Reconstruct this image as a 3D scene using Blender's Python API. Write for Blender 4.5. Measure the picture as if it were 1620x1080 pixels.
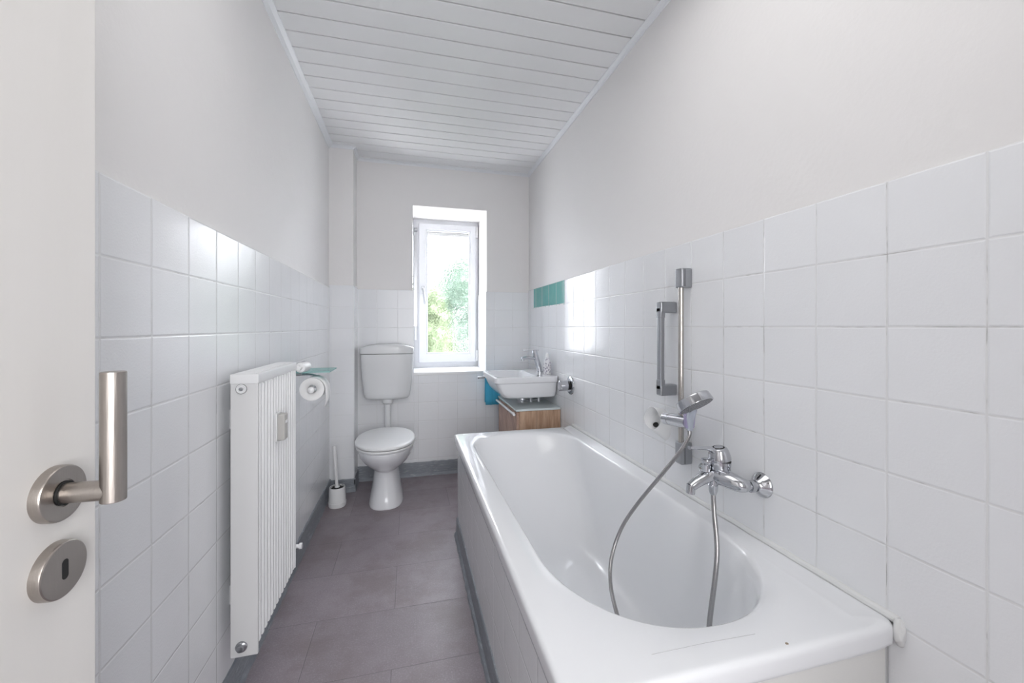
import bpy, bmesh, math, random
from mathutils import Vector, Matrix

random.seed(7)
for o in list(bpy.data.objects):
    bpy.data.objects.remove(o)
S = bpy.context.scene
COL = S.collection
PI = math.pi

# ------------------------------------------------------------------ camera
CAMZ = 1.165
YAW = math.atan(162 / 637)
cam = bpy.data.cameras.new('camera')
cam.sensor_width = 36
cam.lens = 637 / 1620 * 36
cam.shift_y = -23 / 1620
cam.clip_start = 0.02
camo = bpy.data.objects.new('camera', cam)
camo.location = (0, 0, CAMZ)
camo.rotation_euler = (PI / 2, 0, -YAW)
COL.objects.link(camo)
S.camera = camo

# ------------------------------------------------------------------ world and light
S.view_settings.view_transform = 'Standard'
S.view_settings.look = 'None'
S.view_settings.gamma = 1
S.view_settings.use_curve_mapping = False
S.view_settings.exposure = 0.82
w = bpy.data.worlds.new('overcast_sky')
S.world = w
w.use_nodes = True
wn = w.node_tree.nodes
bg = wn['Background']
bg.inputs[0].default_value = (0.93, 0.94, 1.0, 1)
bg.inputs[1].default_value = 7.0


def area(name, loc, rot, sx, sy, energy, color=(1, 1, 1), portal=False):
    l = bpy.data.lights.new(name, 'AREA')
    l.shape = 'RECTANGLE'
    l.size = sx
    l.size_y = sy
    l.energy = energy
    l.color = color
    if portal:
        l.cycles.is_portal = True
    o = bpy.data.objects.new(name, l)
    o.location = loc
    o.rotation_euler = rot
    COL.objects.link(o)
    return o


# daylight enters through the window opening (sampling portal on its outer face)
area('window_portal', (0.33, 3.90, 1.47), (-PI / 2, 0, 0), 0.75, 1.5, 1, portal=True)
# light of the hall behind the photographer
area('hall_light', (0.25, -1.55, 1.55), (PI / 2, 0, 0), 1.3, 1.9, 35, (0.985, 0.985, 1.0))
# fill light added under the ceiling, out of view, to brighten the left wall
area('ceiling_fill_light', (0.22, 0.70, 2.41), (0, 0, 0), 1.1, 1.0, 4, (1.0, 0.98, 0.96))


# sunlight added to bounce off the ground onto the ceiling, from the side and slightly from behind the house: it never enters the window
sl_ = bpy.data.lights.new('bounce_sun', 'SUN')
sl_.energy = 25
sl_.angle = 0.02
sl_.color = (1.0, 0.97, 0.93)
so = bpy.data.objects.new('bounce_sun', sl_)
so.rotation_euler = Vector((-0.62, 0.14, -0.75)).to_track_quat('-Z', 'Y').to_euler()
so.location = (8, 0, 9)
COL.objects.link(so)


# ------------------------------------------------------------------ materials
def mat(name, color=(0.8, 0.8, 0.8), rough=0.5, metal=0.0, **kw):
    m = bpy.data.materials.new(name)
    m.use_nodes = True
    b = m.node_tree.nodes['Principled BSDF']
    b.inputs['Base Color'].default_value = (*color, 1)
    b.inputs['Roughness'].default_value = rough
    b.inputs['Metallic'].default_value = metal
    for k, v in kw.items():
        b.inputs[k.replace('_', ' ')].default_value = v
    return m


class NT:
    """small helper to write node maths"""
    def __init__(s, m):
        s.t = m.node_tree
        s.n = m.node_tree.nodes
        s.l = m.node_tree.links
        s.b = s.n['Principled BSDF']

    def put(s, sock, v):
        if hasattr(v, 'is_output') or isinstance(v, bpy.types.NodeSocket):
            s.l.new(v, sock)
        else:
            sock.default_value = v

    def m(s, op, a, b=0.0, c=None):
        x = s.n.new('ShaderNodeMath')
        x.operation = op
        s.put(x.inputs[0], a)
        s.put(x.inputs[1], b)
        if c is not None:
            s.put(x.inputs[2], c)
        return x.outputs[0]

    def step(s, v, a, b):
        x = s.n.new('ShaderNodeMapRange')
        x.interpolation_type = 'SMOOTHSTEP'
        s.put(x.inputs['Value'], v)
        x.inputs['From Min'].default_value = a
        x.inputs['From Max'].default_value = b
        return x.outputs[0]

    def mix(s, f, a, b):
        x = s.n.new('ShaderNodeMix')
        x.data_type = 'RGBA'
        s.put(x.inputs[0], f)
        s.put(x.inputs[6], a if not isinstance(a, tuple) else (*a, 1))
        s.put(x.inputs[7], b if not isinstance(b, tuple) else (*b, 1))
        return x.outputs[2]

    def obj(s):
        return s.n.new('ShaderNodeTexCoord').outputs['Object']

    def sep(s, v):
        x = s.n.new('ShaderNodeSeparateXYZ')
        s.l.new(v, x.inputs[0])
        return x.outputs

    def noise(s, scale, detail=2.0, vec=None, rough=0.5, stretch=None):
        v = vec if vec is not None else s.obj()
        if stretch:
            mp = s.n.new('ShaderNodeMapping')
            mp.inputs['Scale'].default_value = stretch
            s.l.new(v, mp.inputs[0])
            v = mp.outputs[0]
        x = s.n.new('ShaderNodeTexNoise')
        x.inputs['Scale'].default_value = scale
        x.inputs['Detail'].default_value = detail
        x.inputs['Roughness'].default_value = rough
        s.l.new(v, x.inputs['Vector'])
        return x.outputs['Fac']

    def bump(s, h, dist=0.001, strength=1.0, normal=None):
        x = s.n.new('ShaderNodeBump')
        x.inputs['Distance'].default_value = dist
        x.inputs['Strength'].default_value = strength
        s.put(x.inputs['Height'], h)
        if normal is not None:
            s.l.new(normal, x.inputs['Normal'])
        return x.outputs[0]


def tile_mat(name, axis, u0, z0, pu=0.152, pz=0.152, color=(0.86, 0.875, 0.90), soft=1.0,
             teal=False, rough=0.10, joint=1.0):
    """square painted wall tiles, joints at u0 + k*pu and z0 - k*pz"""
    m = mat(name, color, rough, IOR=1.33)
    t = NT(m)
    x, y, z = t.sep(t.obj())
    u = x if axis == 'X' else y
    wob = t.m('MULTIPLY', t.m('SUBTRACT', t.noise(5.0, 1.0), 0.5), 0.004)
    wob2 = t.m('MULTIPLY', t.m('SUBTRACT', t.noise(60.0, 2.0), 0.5), 0.0012)
    wob = t.m('ADD', wob, wob2)

    def dist(c, c0, p):
        q = t.m('DIVIDE', t.m('ADD', t.m('SUBTRACT', c, c0), wob), p)
        f = t.m('FRACT', t.m('ADD', q, 100.0))
        return t.m('MULTIPLY', t.m('MINIMUM', f, t.m('SUBTRACT', 1.0, f)), p)
    d = t.m('MINIMUM', dist(u, u0, pu), dist(z, z0, pz))
    grout = t.m('MULTIPLY', t.m('SUBTRACT', 1.0, t.step(d, 0.0008, 0.0024)), joint)
    # cell id for slight tone differences between tiles
    cell = t.n.new('ShaderNodeTexWhiteNoise')
    cell.noise_dimensions = '2D'
    cv = t.n.new('ShaderNodeCombineXYZ')
    t.put(cv.inputs[0], t.m('FLOOR', t.m('DIVIDE', t.m('SUBTRACT', u, u0), pu)))
    t.put(cv.inputs[1], t.m('FLOOR', t.m('DIVIDE', t.m('SUBTRACT', z, z0), pz)))
    t.l.new(cv.outputs[0], cell.inputs['Vector'])
    tone = t.m('MULTIPLY', t.m('ADD', cell.outputs['Value'], t.noise(4.0, 2.0)), 0.5)
    base = t.mix(tone, tuple(c * 0.975 for c in color), tuple(min(1, c * 1.02) for c in color))
    # joints: white painted grout with a dirty hairline here and there
    dirt = t.m('MULTIPLY', t.step(t.noise(9.0, 3.0, rough=0.7), 0.53, 0.70), t.m('SUBTRACT', 1.0, t.step(d, 0.0, 0.0012)))
    gcol = t.mix(dirt, (0.80, 0.81, 0.82), (0.36, 0.36, 0.36))
    if teal:
        edge = t.m('MULTIPLY', t.m('SUBTRACT', t.noise(35.0, 3.0), 0.5), 0.022)
        inz = t.m('GREATER_THAN', t.m('ADD', z, edge), z0 - pz - 0.002)
        a = t.m('GREATER_THAN', t.m('ADD', y, t.m('MULTIPLY', edge, 0.3)), 2.43)
        b = t.m('LESS_THAN', y, 3.10)
        ms = t.m('MULTIPLY', inz, t.m('MULTIPLY', a, b))
        tn = t.mix(t.noise(12.0, 3.0), (0.10, 0.37, 0.35), (0.17, 0.46, 0.43))
        base = t.mix(ms, base, tn)
    colr = t.mix(grout, base, gcol)
    t.l.new(colr, t.b.inputs['Base Color'])
    h = t.step(d, 0.0006, 0.0042)
    wav = t.noise(16.0, 1.0)
    peel = t.noise(210.0, 2.0)
    h2 = t.m('ADD', t.m('MULTIPLY', h, soft), t.m('ADD', t.m('MULTIPLY', wav, 0.6), t.m('MULTIPLY', peel, 0.36)))
    t.l.new(t.bump(h2, 0.0008), t.b.inputs['Normal'])
    t.l.new(t.m('ADD', rough, t.m('MULTIPLY', grout, 0.12)), t.b.inputs['Roughness'])
    return m


def paint_mat(name, color, rough=0.6, amp=0.0006, scale=70):
    m = mat(name, color, rough)
    t = NT(m)
    h = t.m('ADD', t.m('MULTIPLY', t.noise(scale, 4.0), 0.35), t.noise(7.0, 2.0))
    t.l.new(t.bump(h, amp * 3), t.b.inputs['Normal'])
    c = t.mix(t.noise(2.2, 3.0), tuple(v * 0.975 for v in color), color)
    t.l.new(c, t.b.inputs['Base Color'])
    return m


M = {}
M['paint'] = paint_mat('painted_plaster', (0.85, 0.84, 0.84), 0.6)
M['tile_L'] = tile_mat('left_tiles', 'Y', 1.041, CAMZ + 0.281, 0.152, 0.151)
M['tile_R'] = tile_mat('right_tiles', 'Y', 0.473, CAMZ + 0.305, 0.1511, 0.1525, teal=True)
M['tile_B'] = tile_mat('rear_tiles', 'X', 0.063, CAMZ + 0.288, 0.1535, 0.147, soft=0.8, joint=0.8)
M['tile_C'] = tile_mat('pier_tiles', 'X', -0.549, CAMZ + 0.294, 0.17, 0.1526, soft=0.6, joint=0.5)
M['tile_CS'] = tile_mat('pier_side_tiles', 'Y', 3.048, CAMZ + 0.294, 0.21, 0.1526, soft=0.6, joint=0.5)
M['tile_P'] = tile_mat('bath_panel_tiles', 'Y', 0.66, 0.527, 0.152, 0.152, (0.84, 0.845, 0.86))
M['ceil'] = paint_mat('white_ceiling_boards', (0.88, 0.89, 0.90), 0.5, 0.0002)
M['trim'] = mat('white_ceiling_trim', (0.82, 0.84, 0.87), 0.4)
M['groove'] = mat('grey_brown_board_joint', (0.30, 0.29, 0.27), 0.9)  # grey-brown backing visible in the open joints
M['enamel'] = mat('bath_enamel', (0.855, 0.87, 0.895), 0.10, Coat_Weight=0.5, Coat_Roughness=0.04)
M['ceramic'] = mat('white_ceramic', (0.83, 0.845, 0.875), 0.12, Coat_Weight=0.4, Coat_Roughness=0.05)
M['cistern'] = mat('cistern_plastic', (0.74, 0.755, 0.77), 0.22)
M['plastic'] = mat('white_plastic', (0.84, 0.85, 0.86), 0.28)
M['pvc'] = mat('white_window_plastic', (0.74, 0.755, 0.79), 0.3)
M['radw'] = mat('radiator_lacquer', (0.84, 0.85, 0.86), 0.3)
M['rad_shaded'] = mat('radiator_lacquer_shaded', (0.74, 0.745, 0.75), 0.4)  # same lacquer as the front, darkened to paint in the near side's shade
M['chrome'] = mat('chrome', (0.56, 0.57, 0.60), 0.09, 1.0)
M['dullchrome'] = mat('matt_chrome', (0.40, 0.41, 0.43), 0.30, 1.0)
M['black'] = mat('black_rubber', (0.01, 0.01, 0.01), 0.6)
M['beige'] = mat('grey_beige_plastic', (0.52, 0.51, 0.49), 0.5)
M['paper'] = mat('toilet_paper', (0.88, 0.88, 0.88), 0.95)
M['silic'] = mat('white_sealant', (0.80, 0.81, 0.81), 0.45)
M['door'] = None


def brushed(name, color, rough, stretch):
    m = mat(name, color, rough, 1.0)
    t = NT(m)
    n = t.noise(40.0, 4.0, stretch=stretch)
    t.l.new(t.bump(n, 0.0002), t.b.inputs['Normal'])
    t.l.new(t.m('ADD', rough - 0.08, t.m('MULTIPLY', n, 0.16)), t.b.inputs['Roughness'])
    return m


M['steel'] = brushed('brushed_stainless_steel', (0.42, 0.385, 0.355), 0.32, (14, 14, 0.6))
M['hose'] = mat('metal_hose', (0.42, 0.41, 0.41), 0.26, 1.0)


def door_paint():
    c = (0.74, 0.725, 0.705)
    m = mat('painted_door_wood', c, 0.45)
    t = NT(m)
    n = t.noise(30.0, 4.0, stretch=(1, 1, 0.05))
    t.l.new(t.bump(n, 0.0006), t.b.inputs['Normal'])
    t.l.new(t.mix(n, tuple(v * 0.95 for v in c), c), t.b.inputs['Base Color'])
    return m


M['door'] = door_paint()


def floor_mat():
    m = mat('vinyl_floor_tiles', (0.2, 0.18, 0.2), 0.42)
    t = NT(m)
    x, y, z = t.sep(t.obj())
    pr, pc = 0.305, 0.61
    q = t.m('DIVIDE', t.m('SUBTRACT', y, 1.428), pr)
    row = t.m('FLOOR', q)
    fy = t.m('FRACT', t.m('ADD', q, 50.0))
    odd = t.m('MODULO', t.m('ADD', row, 100.0), 2.0)
    xs = t.m('DIVIDE', t.m('SUBTRACT', t.m('ADD', x, t.m('MULTIPLY', odd, -0.295)), -0.355), pc)
    fx = t.m('FRACT', t.m('ADD', xs, 50.0))
    dy = t.m('MULTIPLY', t.m('MINIMUM', fy, t.m('SUBTRACT', 1.0, fy)), pr)
    dx = t.m('MULTIPLY', t.m('MINIMUM', fx, t.m('SUBTRACT', 1.0, fx)), pc)
    d = t.m('MINIMUM', dx, dy)
    j = t.m('SUBTRACT', 1.0, t.step(d, 0.0004, 0.0022))
    n1 = t.noise(9.0, 6.0, rough=0.65)
    n2 = t.noise(170.0, 3.0, rough=0.8)
    n3 = t.noise(2.0, 2.0)
    a = t.mix(n1, (0.24, 0.208, 0.230), (0.38, 0.335, 0.37))
    b = t.mix(t.m('MULTIPLY', t.step(n2, 0.48, 0.68), 0.6), a, (0.46, 0.42, 0.46))
    c = t.mix(t.m('MULTIPLY', t.step(t.noise(3.5, 5.0, rough=0.7), 0.42, 0.66), 0.45), b, (0.20, 0.155, 0.155))
    cell = t.n.new('ShaderNodeTexWhiteNoise')
    cell.noise_dimensions = '2D'
    cv = t.n.new('ShaderNodeCombineXYZ')
    t.put(cv.inputs[0], t.m('FLOOR', xs))
    t.put(cv.inputs[1], row)
    t.l.new(cv.outputs[0], cell.inputs['Vector'])
    c = t.mix(t.m('MULTIPLY', cell.outputs['Value'], 0.2), c, (0.13, 0.11, 0.12))
    t.l.new(t.mix(t.m('MULTIPLY', j, 0.5), c, (0.10, 0.09, 0.10)), t.b.inputs['Base Color'])
    hh = t.m('ADD', t.m('MULTIPLY', n2, 0.35), t.m('MULTIPLY', j, -0.8))
    t.l.new(t.bump(hh, 0.0006), t.b.inputs['Normal'])
    return m


M['floor'] = floor_mat()


def grey_skirting():
    m = mat('grey_painted_skirting', (0.3, 0.33, 0.37), 0.4)
    t = NT(m)
    n = t.noise(14.0, 5.0, rough=0.7)
    n2 = t.noise(60.0, 3.0, stretch=(0.3, 0.3, 2))
    a = t.mix(n, (0.205, 0.225, 0.255), (0.30, 0.325, 0.36))
    b = t.mix(t.m('MULTIPLY', t.step(n2, 0.56, 0.72), 0.6), a, (0.50, 0.53, 0.57))
    t.l.new(b, t.b.inputs['Base Color'])
    t.l.new(t.bump(t.m('ADD', n, n2), 0.003), t.b.inputs['Normal'])
    return m


M['skirt'] = grey_skirting()


def wood_mat(name, stretch, a, b, rot=(0, 0, 0)):
    m = mat(name, a, 0.45)
    t = NT(m)
    mp = t.n.new('ShaderNodeMapping')
    mp.inputs['Rotation'].default_value = rot
    t.l.new(t.obj(), mp.inputs[0])
    n = t.noise(9.0, 6.0, vec=mp.outputs[0], rough=0.65, stretch=stretch)
    n2 = t.noise(45.0, 4.0, vec=mp.outputs[0], rough=0.7, stretch=stretch)
    c = t.mix(t.step(n, 0.32, 0.68), a, b)
    c = t.mix(t.m('MULTIPLY', t.step(n2, 0.55, 0.75), 0.5), c, tuple(v * 0.55 for v in a))
    t.l.new(c, t.b.inputs['Base Color'])
    return m


M['oak'] = wood_mat('oak_side', (3, 3, 0.35), (0.36, 0.22, 0.14), (0.58, 0.40, 0.28))
M['oakf'] = wood_mat('oak_front', (3, 3, 0.5), (0.36, 0.22, 0.17), (0.56, 0.39, 0.31), (0.7, 0, 0))


def glass_tinted(name, tint, alpha=0.5, rough=0.05):
    """clear greenish shelf glass"""
    m = bpy.data.materials.new(name)
    m.use_nodes = True
    n, l = m.node_tree.nodes, m.node_tree.links
    n.clear()
    out = n.new('ShaderNodeOutputMaterial')
    tr = n.new('ShaderNodeBsdfTransparent')
    tr.inputs[0].default_value = (*tint, 1)
    gl = n.new('ShaderNodeBsdfPrincipled')
    gl.inputs['Base Color'].default_value = (*tint, 1)
    gl.inputs['Roughness'].default_value = rough
    mx = n.new('ShaderNodeMixShader')
    mx.inputs[0].default_value = alpha
    l.new(tr.outputs[0], mx.inputs[1])
    l.new(gl.outputs[0], mx.inputs[2])
    l.new(mx.outputs[0], out.inputs[0])
    return m


M['shelf'] = glass_tinted('green_shelf_glass', (0.45, 0.72, 0.70), 0.55)


def obscure_glass():
    """patterned bathroom glass: part clear light, part refraction through a hammered surface"""
    m = bpy.data.materials.new('hammered_obscure_glass')
    m.use_nodes = True
    n, l = m.node_tree.nodes, m.node_tree.links
    n.clear()
    out = n.new('ShaderNodeOutputMaterial')
    tc = n.new('ShaderNodeTexCoord')
    vo = n.new('ShaderNodeTexVoronoi')
    vo.feature = 'SMOOTH_F1'
    vo.inputs['Scale'].default_value = 70
    l.new(tc.outputs['Object'], vo.inputs['Vector'])
    no = n.new('ShaderNodeTexNoise')
    no.inputs['Scale'].default_value = 55
    l.new(tc.outputs['Object'], no.inputs['Vector'])
    ad = n.new('ShaderNodeMath')
    ad.operation = 'ADD'
    l.new(vo.outputs['Distance'], ad.inputs[0])
    l.new(no.outputs['Fac'], ad.inputs[1])
    bp = n.new('ShaderNodeBump')
    bp.inputs['Distance'].default_value = 0.006
    bp.inputs['Strength'].default_value = 1.0
    l.new(ad.outputs[0], bp.inputs['Height'])
    tr = n.new('ShaderNodeBsdfTransparent')
    tr.inputs[0].default_value = (0.93, 0.95, 0.95, 1)
    rf = n.new('ShaderNodeBsdfRefraction')
    rf.inputs['Roughness'].default_value = 0.24
    rf.inputs['IOR'].default_value = 1.12
    rf.inputs['Color'].default_value = (0.95, 0.97, 0.97, 1)
    l.new(bp.outputs[0], rf.inputs['Normal'])
    gl = n.new('ShaderNodeBsdfGlossy')
    gl.inputs['Roughness'].default_value = 0.1
    l.new(bp.outputs[0], gl.inputs['Normal'])
    m1 = n.new('ShaderNodeMixShader')
    m1.inputs[0].default_value = 0.80
    l.new(tr.outputs[0], m1.inputs[1])
    l.new(rf.outputs[0], m1.inputs[2])
    m2 = n.new('ShaderNodeMixShader')
    m2.inputs[0].default_value = 0.05
    l.new(m1.outputs[0], m2.inputs[1])
    l.new(gl.outputs[0], m2.inputs[2])
    l.new(m2.outputs[0], out.inputs[0])
    return m


M['pane'] = obscure_glass()
M['towel'] = mat('turquoise_towelling', (0.075, 0.45, 0.68), 0.9)
t_ = NT(M['towel'])
t_.l.new(t_.bump(t_.noise(320.0, 2.0), 0.003), t_.b.inputs['Normal'])


# ------------------------------------------------------------------ mesh helpers (all in world coordinates)
def box(bm, x0, x1, y0, y1, z0, z1, bev=0.0, seg=2):
    if bev <= 0:
        vs = [bm.verts.new((x, y, z)) for x in (x0, x1) for y in (y0, y1) for z in (z0, z1)]
        for f in ((0, 1, 3, 2), (4, 6, 7, 5), (0, 4, 5, 1), (2, 3, 7, 6), (0, 2, 6, 4), (1, 5, 7, 3)):
            bm.faces.new([vs[i] for i in f])
        return
    t = bmesh.new()
    box(t, x0, x1, y0, y1, z0, z1)
    bmesh.ops.bevel(t, geom=list(t.edges), offset=bev, segments=seg, affect='EDGES', profile=0.5)
    merge(bm, t)


def merge(bm, t):
    me = bpy.data.meshes.new('tmp')
    t.to_mesh(me)
    t.free()
    bm.from_mesh(me)
    bpy.data.meshes.remove(me)


def frame(d):
    d = Vector(d).normalized()
    a = Vector((0, 0, 1)) if abs(d.z) < 0.9 else Vector((1, 0, 0))
    u = d.cross(a).normalized()
    return d, u, d.cross(u).normalized()


def loft(bm, rings, cap=(True, True), closed=True):
    vr = [[bm.verts.new(p) for p in r] for r in rings]
    n = len(vr[0])
    for a, b in zip(vr, vr[1:]):
        for i in range(n if closed else n - 1):
            j = (i + 1) % n
            bm.faces.new((a[i], a[j], b[j], b[i]))
    if cap[0]:
        bm.faces.new(vr[0][::-1])
    if cap[1]:
        bm.faces.new(vr[-1])
    return vr


def lathe(bm, base, axis, prof, n=32, cap=(True, True)):
    """prof: list of (distance along axis, radius)"""
    d, u, v = frame(axis)
    base = Vector(base)
    rings = [[base + d * s + (u * math.cos(2 * PI * i / n) + v * math.sin(2 * PI * i / n)) * max(r, 1e-5)
              for i in range(n)] for s, r in prof]
    loft(bm, rings, cap)


def cyl(bm, a, b, r, r2=None, n=24, bev=0.0):
    a, b = Vector(a), Vector(b)
    L = (b - a).length
    r2 = r if r2 is None else r2
    if bev:
        prof = [(0, r - bev), (bev * .3, r - bev * .3), (bev, r), (L - bev, r2), (L - bev * .3, r2 - bev * .3), (L, r2 - bev)]
    else:
        prof = [(0, r), (L, r2)]
    lathe(bm, a, b - a, prof, n)


def catmull(pts, k=8):
    P = [Vector(p) for p in pts]
    P = [P[0] * 2 - P[1]] + P + [P[-1] * 2 - P[-2]]
    out = []
    for i in range(1, len(P) - 2):
        for j in range(k):
            t = j / k
            a, b, c, d = P[i - 1:i + 3]
            out.append(0.5 * ((2 * b) + (c - a) * t + (2 * a - 5 * b + 4 * c - d) * t * t + (3 * b - a - 3 * c + d) * t ** 3))
    out.append(P[-2])
    return out


def tube(bm, pts, r, n=14, cap=True, rf=None):
    P = [Vector(p) for p in pts]
    d = (P[1] - P[0]).normalized()
    _, u, v = frame(d)
    rings = []
    for i, p in enumerate(P):
        q = (P[min(i + 1, len(P) - 1)] - P[max(i - 1, 0)]).normalized()
        u = (u - q * u.dot(q)).normalized()
        v = q.cross(u)
        rr = r if rf is None else rf(i / (len(P) - 1))
        if isinstance(rr, tuple):
            ru, rv = rr
        else:
            ru = rv = rr
        rings.append([p + u * math.cos(2 * PI * k / n) * ru + v * math.sin(2 * PI * k / n) * rv for k in range(n)])
    loft(bm, rings, (cap, cap))


def superring(cx, cy, hx, hy, z, e=2.0, n=48, hyb=None):
    """closed ring in the plane z; hyb = a different half depth towards +y"""
    out = []
    for i in range(n):
        a = 2 * PI * (i + 0.5) / n
        c, s = math.cos(a), math.sin(a)
        x = math.copysign(abs(c) ** (2 / e), c) * hx
        hh = hyb if (hyb is not None and s > 0) else hy
        y = math.copysign(abs(s) ** (2 / e), s) * hh
        out.append(Vector((cx + x, cy + y, z)))
    return out


def empty(name, loc, label, cat, group=None):
    o = bpy.data.objects.new(name, None)
    o.location = loc
    o.empty_display_size = 0.05
    COL.objects.link(o)
    o['label'] = label
    o['category'] = cat
    if group:
        o['group'] = group
    return o


def base_of(o):
    while o.parent:
        o = o.parent
    return Vector(o.location)


def obj(name, bm, m, parent=None, loc=None, smooth=True, angle=35, subsurf=0, kind=None):
    bmesh.ops.recalc_face_normals(bm, faces=bm.faces)
    me = bpy.data.meshes.new(name)
    bm.to_mesh(me)
    bm.free()
    for mm in (m if isinstance(m, (list, tuple)) else [m]):
        me.materials.append(mm)
    o = bpy.data.objects.new(name, me)
    COL.objects.link(o)
    base = base_of(parent) if parent else Vector(loc or (0, 0, 0))
    me.transform(Matrix.Translation(-base))
    if parent:
        o.parent = parent
    else:
        o.location = base
    if smooth:
        for p in me.polygons:
            p.use_smooth = True
        if angle < 180:
            b2 = bmesh.new()
            b2.from_mesh(me)
            for e in b2.edges:
                if len(e.link_faces) == 2 and e.calc_face_angle(0) > math.radians(angle):
                    e.smooth = False
            b2.to_mesh(me)
            b2.free()
    if smooth and angle < 180:
        wm = o.modifiers.new('flat_faces_stay_flat', 'WEIGHTED_NORMAL')
        wm.keep_sharp = True
        wm.weight = 100
    if subsurf:
        s = o.modifiers.new('subsurf', 'SUBSURF')
        s.levels = s.render_levels = subsurf
    if kind:
        o['kind'] = kind
    return o


def tag(o, label, cat, group=None):
    o['label'] = label
    o['category'] = cat
    if group:
        o['group'] = group
    return o


def B():
    return bmesh.new()


def struct(name, bm, m, smooth=False, label=None):
    o = obj(name, bm, m, smooth=smooth, kind='structure')
    if label:
        o['label'] = label
    return o


# ------------------------------------------------------------------ the room shell
XL, XR = -0.549, 0.975          # faces of the side walls
YB, YC = 3.251, 3.048           # rear wall, front of the corner pier
ZC = 2.445                      # underside of the ceiling boards
YF = -0.36                      # inner face of the wall with the doorway
WX0, WX1, WZ0, WZ1 = 0.024, 0.613, 0.803, 2.118   # window opening
YO = 3.80                       # outer face of the rear wall

bm = B(); box(bm, -1.3, 1.6, -2.2, 3.9, -0.12, 0.0)
struct('floor', bm, M['floor'])

bm = B(); box(bm, XL - 0.2, XL, YF - 0.12, YO, 0, 2.6)
struct('wall_left', bm, M['paint'])
bm = B(); box(bm, XR, XR + 0.2, YF - 0.12, YO, 0, 2.6)
struct('wall_right', bm, M['paint'])
bm = B()
box(bm, XL, WX0, YB, YO, 0, 2.6)
box(bm, WX1, XR, YB, YO, 0, 2.6)
box(bm, WX0, WX1, YB, YO, 0, WZ0)
box(bm, WX0, WX1, YB, YO, WZ1, 2.6)
struct('wall_rear', bm, M['paint'])
bm = B(); box(bm, XL, -0.388, YC + 0.006, YB, 0, ZC + 0.03)
struct('wall_pier', bm, M['paint'])
# wall behind the photographer with its doorway, and the hall beyond
bm = B()
box(bm, XL, -0.375, YF - 0.12, YF, 0, 2.6)
box(bm, 0.50, XR, YF - 0.12, YF, 0, 2.6)
box(bm, -0.375, 0.50, YF - 0.12, YF, 2.02, 2.6)
struct('wall_front', bm, M['paint'])
bm = B()
box(bm, -1.3, -1.2, -2.2, YF - 0.12, 0, 2.6)
box(bm, 1.5, 1.6, -2.2, YF - 0.12, 0, 2.6)
box(bm, -1.2, 1.5, -2.2, -2.1, 0, 2.6)
box(bm, -1.2, XL - 0.2, YF - 0.14, YF - 0.12, 0, 2.6)
box(bm, XR + 0.2, 1.5, YF - 0.14, YF - 0.12, 0, 2.6)
struct('wall_hall', bm, M['paint'])

# ceiling: boards running across the room, 107 mm apart, with open joints
bm = B()
box(bm, -1.3, 1.6, -2.2, 3.9, ZC + 0.012, ZC + 0.16)
bt = B()
y = 1.495 - 0.107 * 22
while y < YB:
    y1 = min(y + 0.107 - 0.0035, YB)
    if y > YF:
        box(bt, XL, XR, y + 0.0035, y1, ZC, ZC + 0.0125, 0.0012, 1)
    y += 0.107
o = struct('ceiling', bm, [M['groove'], M['ceil']])
me = o.data
b2 = B(); b2.from_mesh(me)
n0 = len(b2.faces)
tmp = bpy.data.meshes.new('boards'); bt.to_mesh(tmp); bt.free(); b2.from_mesh(tmp)
b2.faces.ensure_lookup_table()
for i, f in enumerate(b2.faces):
    f.material_index = 1 if i >= n0 else 0
bmesh.ops.recalc_face_normals(b2, faces=b2.faces)
b2.to_mesh(me); b2.free(); bpy.data.meshes.remove(tmp)


def cove(bm, a, b, inward, r=0.030):
    """small ceiling moulding from a to b, leaning from the wall to the ceiling"""
    a, b, inw = Vector(a), Vector(b), Vector(inward)
    prof = [(0, 0), (0, -r), (0.004, -r), (r * 0.45, -r * 0.5), (r * 0.9, -0.005), (r, -0.004), (r, 0)]
    rings = [[p + inw * x + Vector((0, 0, z)) for x, z in prof] for p in (a, b)]
    loft(bm, rings)


bm = B(); cove(bm, (XL, YF, ZC), (XL, YC, ZC), (1, 0, 0)); struct('trim_1', bm, M['trim'])
bm = B(); cove(bm, (XR, YF, ZC), (XR, YB, ZC), (-1, 0, 0), 0.022); struct('trim_2', bm, M['trim'])
bm = B(); cove(bm, (-0.388, YB, ZC), (XR, YB, ZC), (0, -1, 0), 0.02); struct('trim_3', bm, M['trim'])
bm = B(); cove(bm, (XL, YC + 0.006, ZC), (-0.388, YC + 0.006, ZC), (0, -1, 0), 0.02); struct('trim_4', bm, M['trim'])
bm = B(); cove(bm, (-0.388, YC, ZC), (-0.388, YB, ZC), (1, 0, 0), 0.02); struct('trim_5', bm, M['trim'])

# tiled wainscots standing a few millimetres proud of the plaster
TT = 0.006
zl, zr, zb, zc = CAMZ + 0.281, CAMZ + 0.305, CAMZ + 0.288, CAMZ + 0.294
bm = B(); box(bm, XL - 0.01, XL + TT, YF, YC, 0, zl, 0.002, 2); struct('wall_left_tiles', bm, M['tile_L'], True)
bm = B(); box(bm, XR - TT, XR + 0.01, YF, YB, 0, zr, 0.002, 2); struct('wall_right_tiles', bm, M['tile_R'], True)
bm = B()
box(bm, -0.388, WX0 + 0.008, YB - TT, YB + 0.01, 0, zb, 0.002, 2)
box(bm, WX1 - 0.008, XR, YB - TT, YB + 0.01, 0, zb, 0.002, 2)
box(bm, WX0 + 0.008, WX1 - 0.008, YB - TT, YB + 0.01, 0, WZ0, 0.002, 2)
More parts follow.
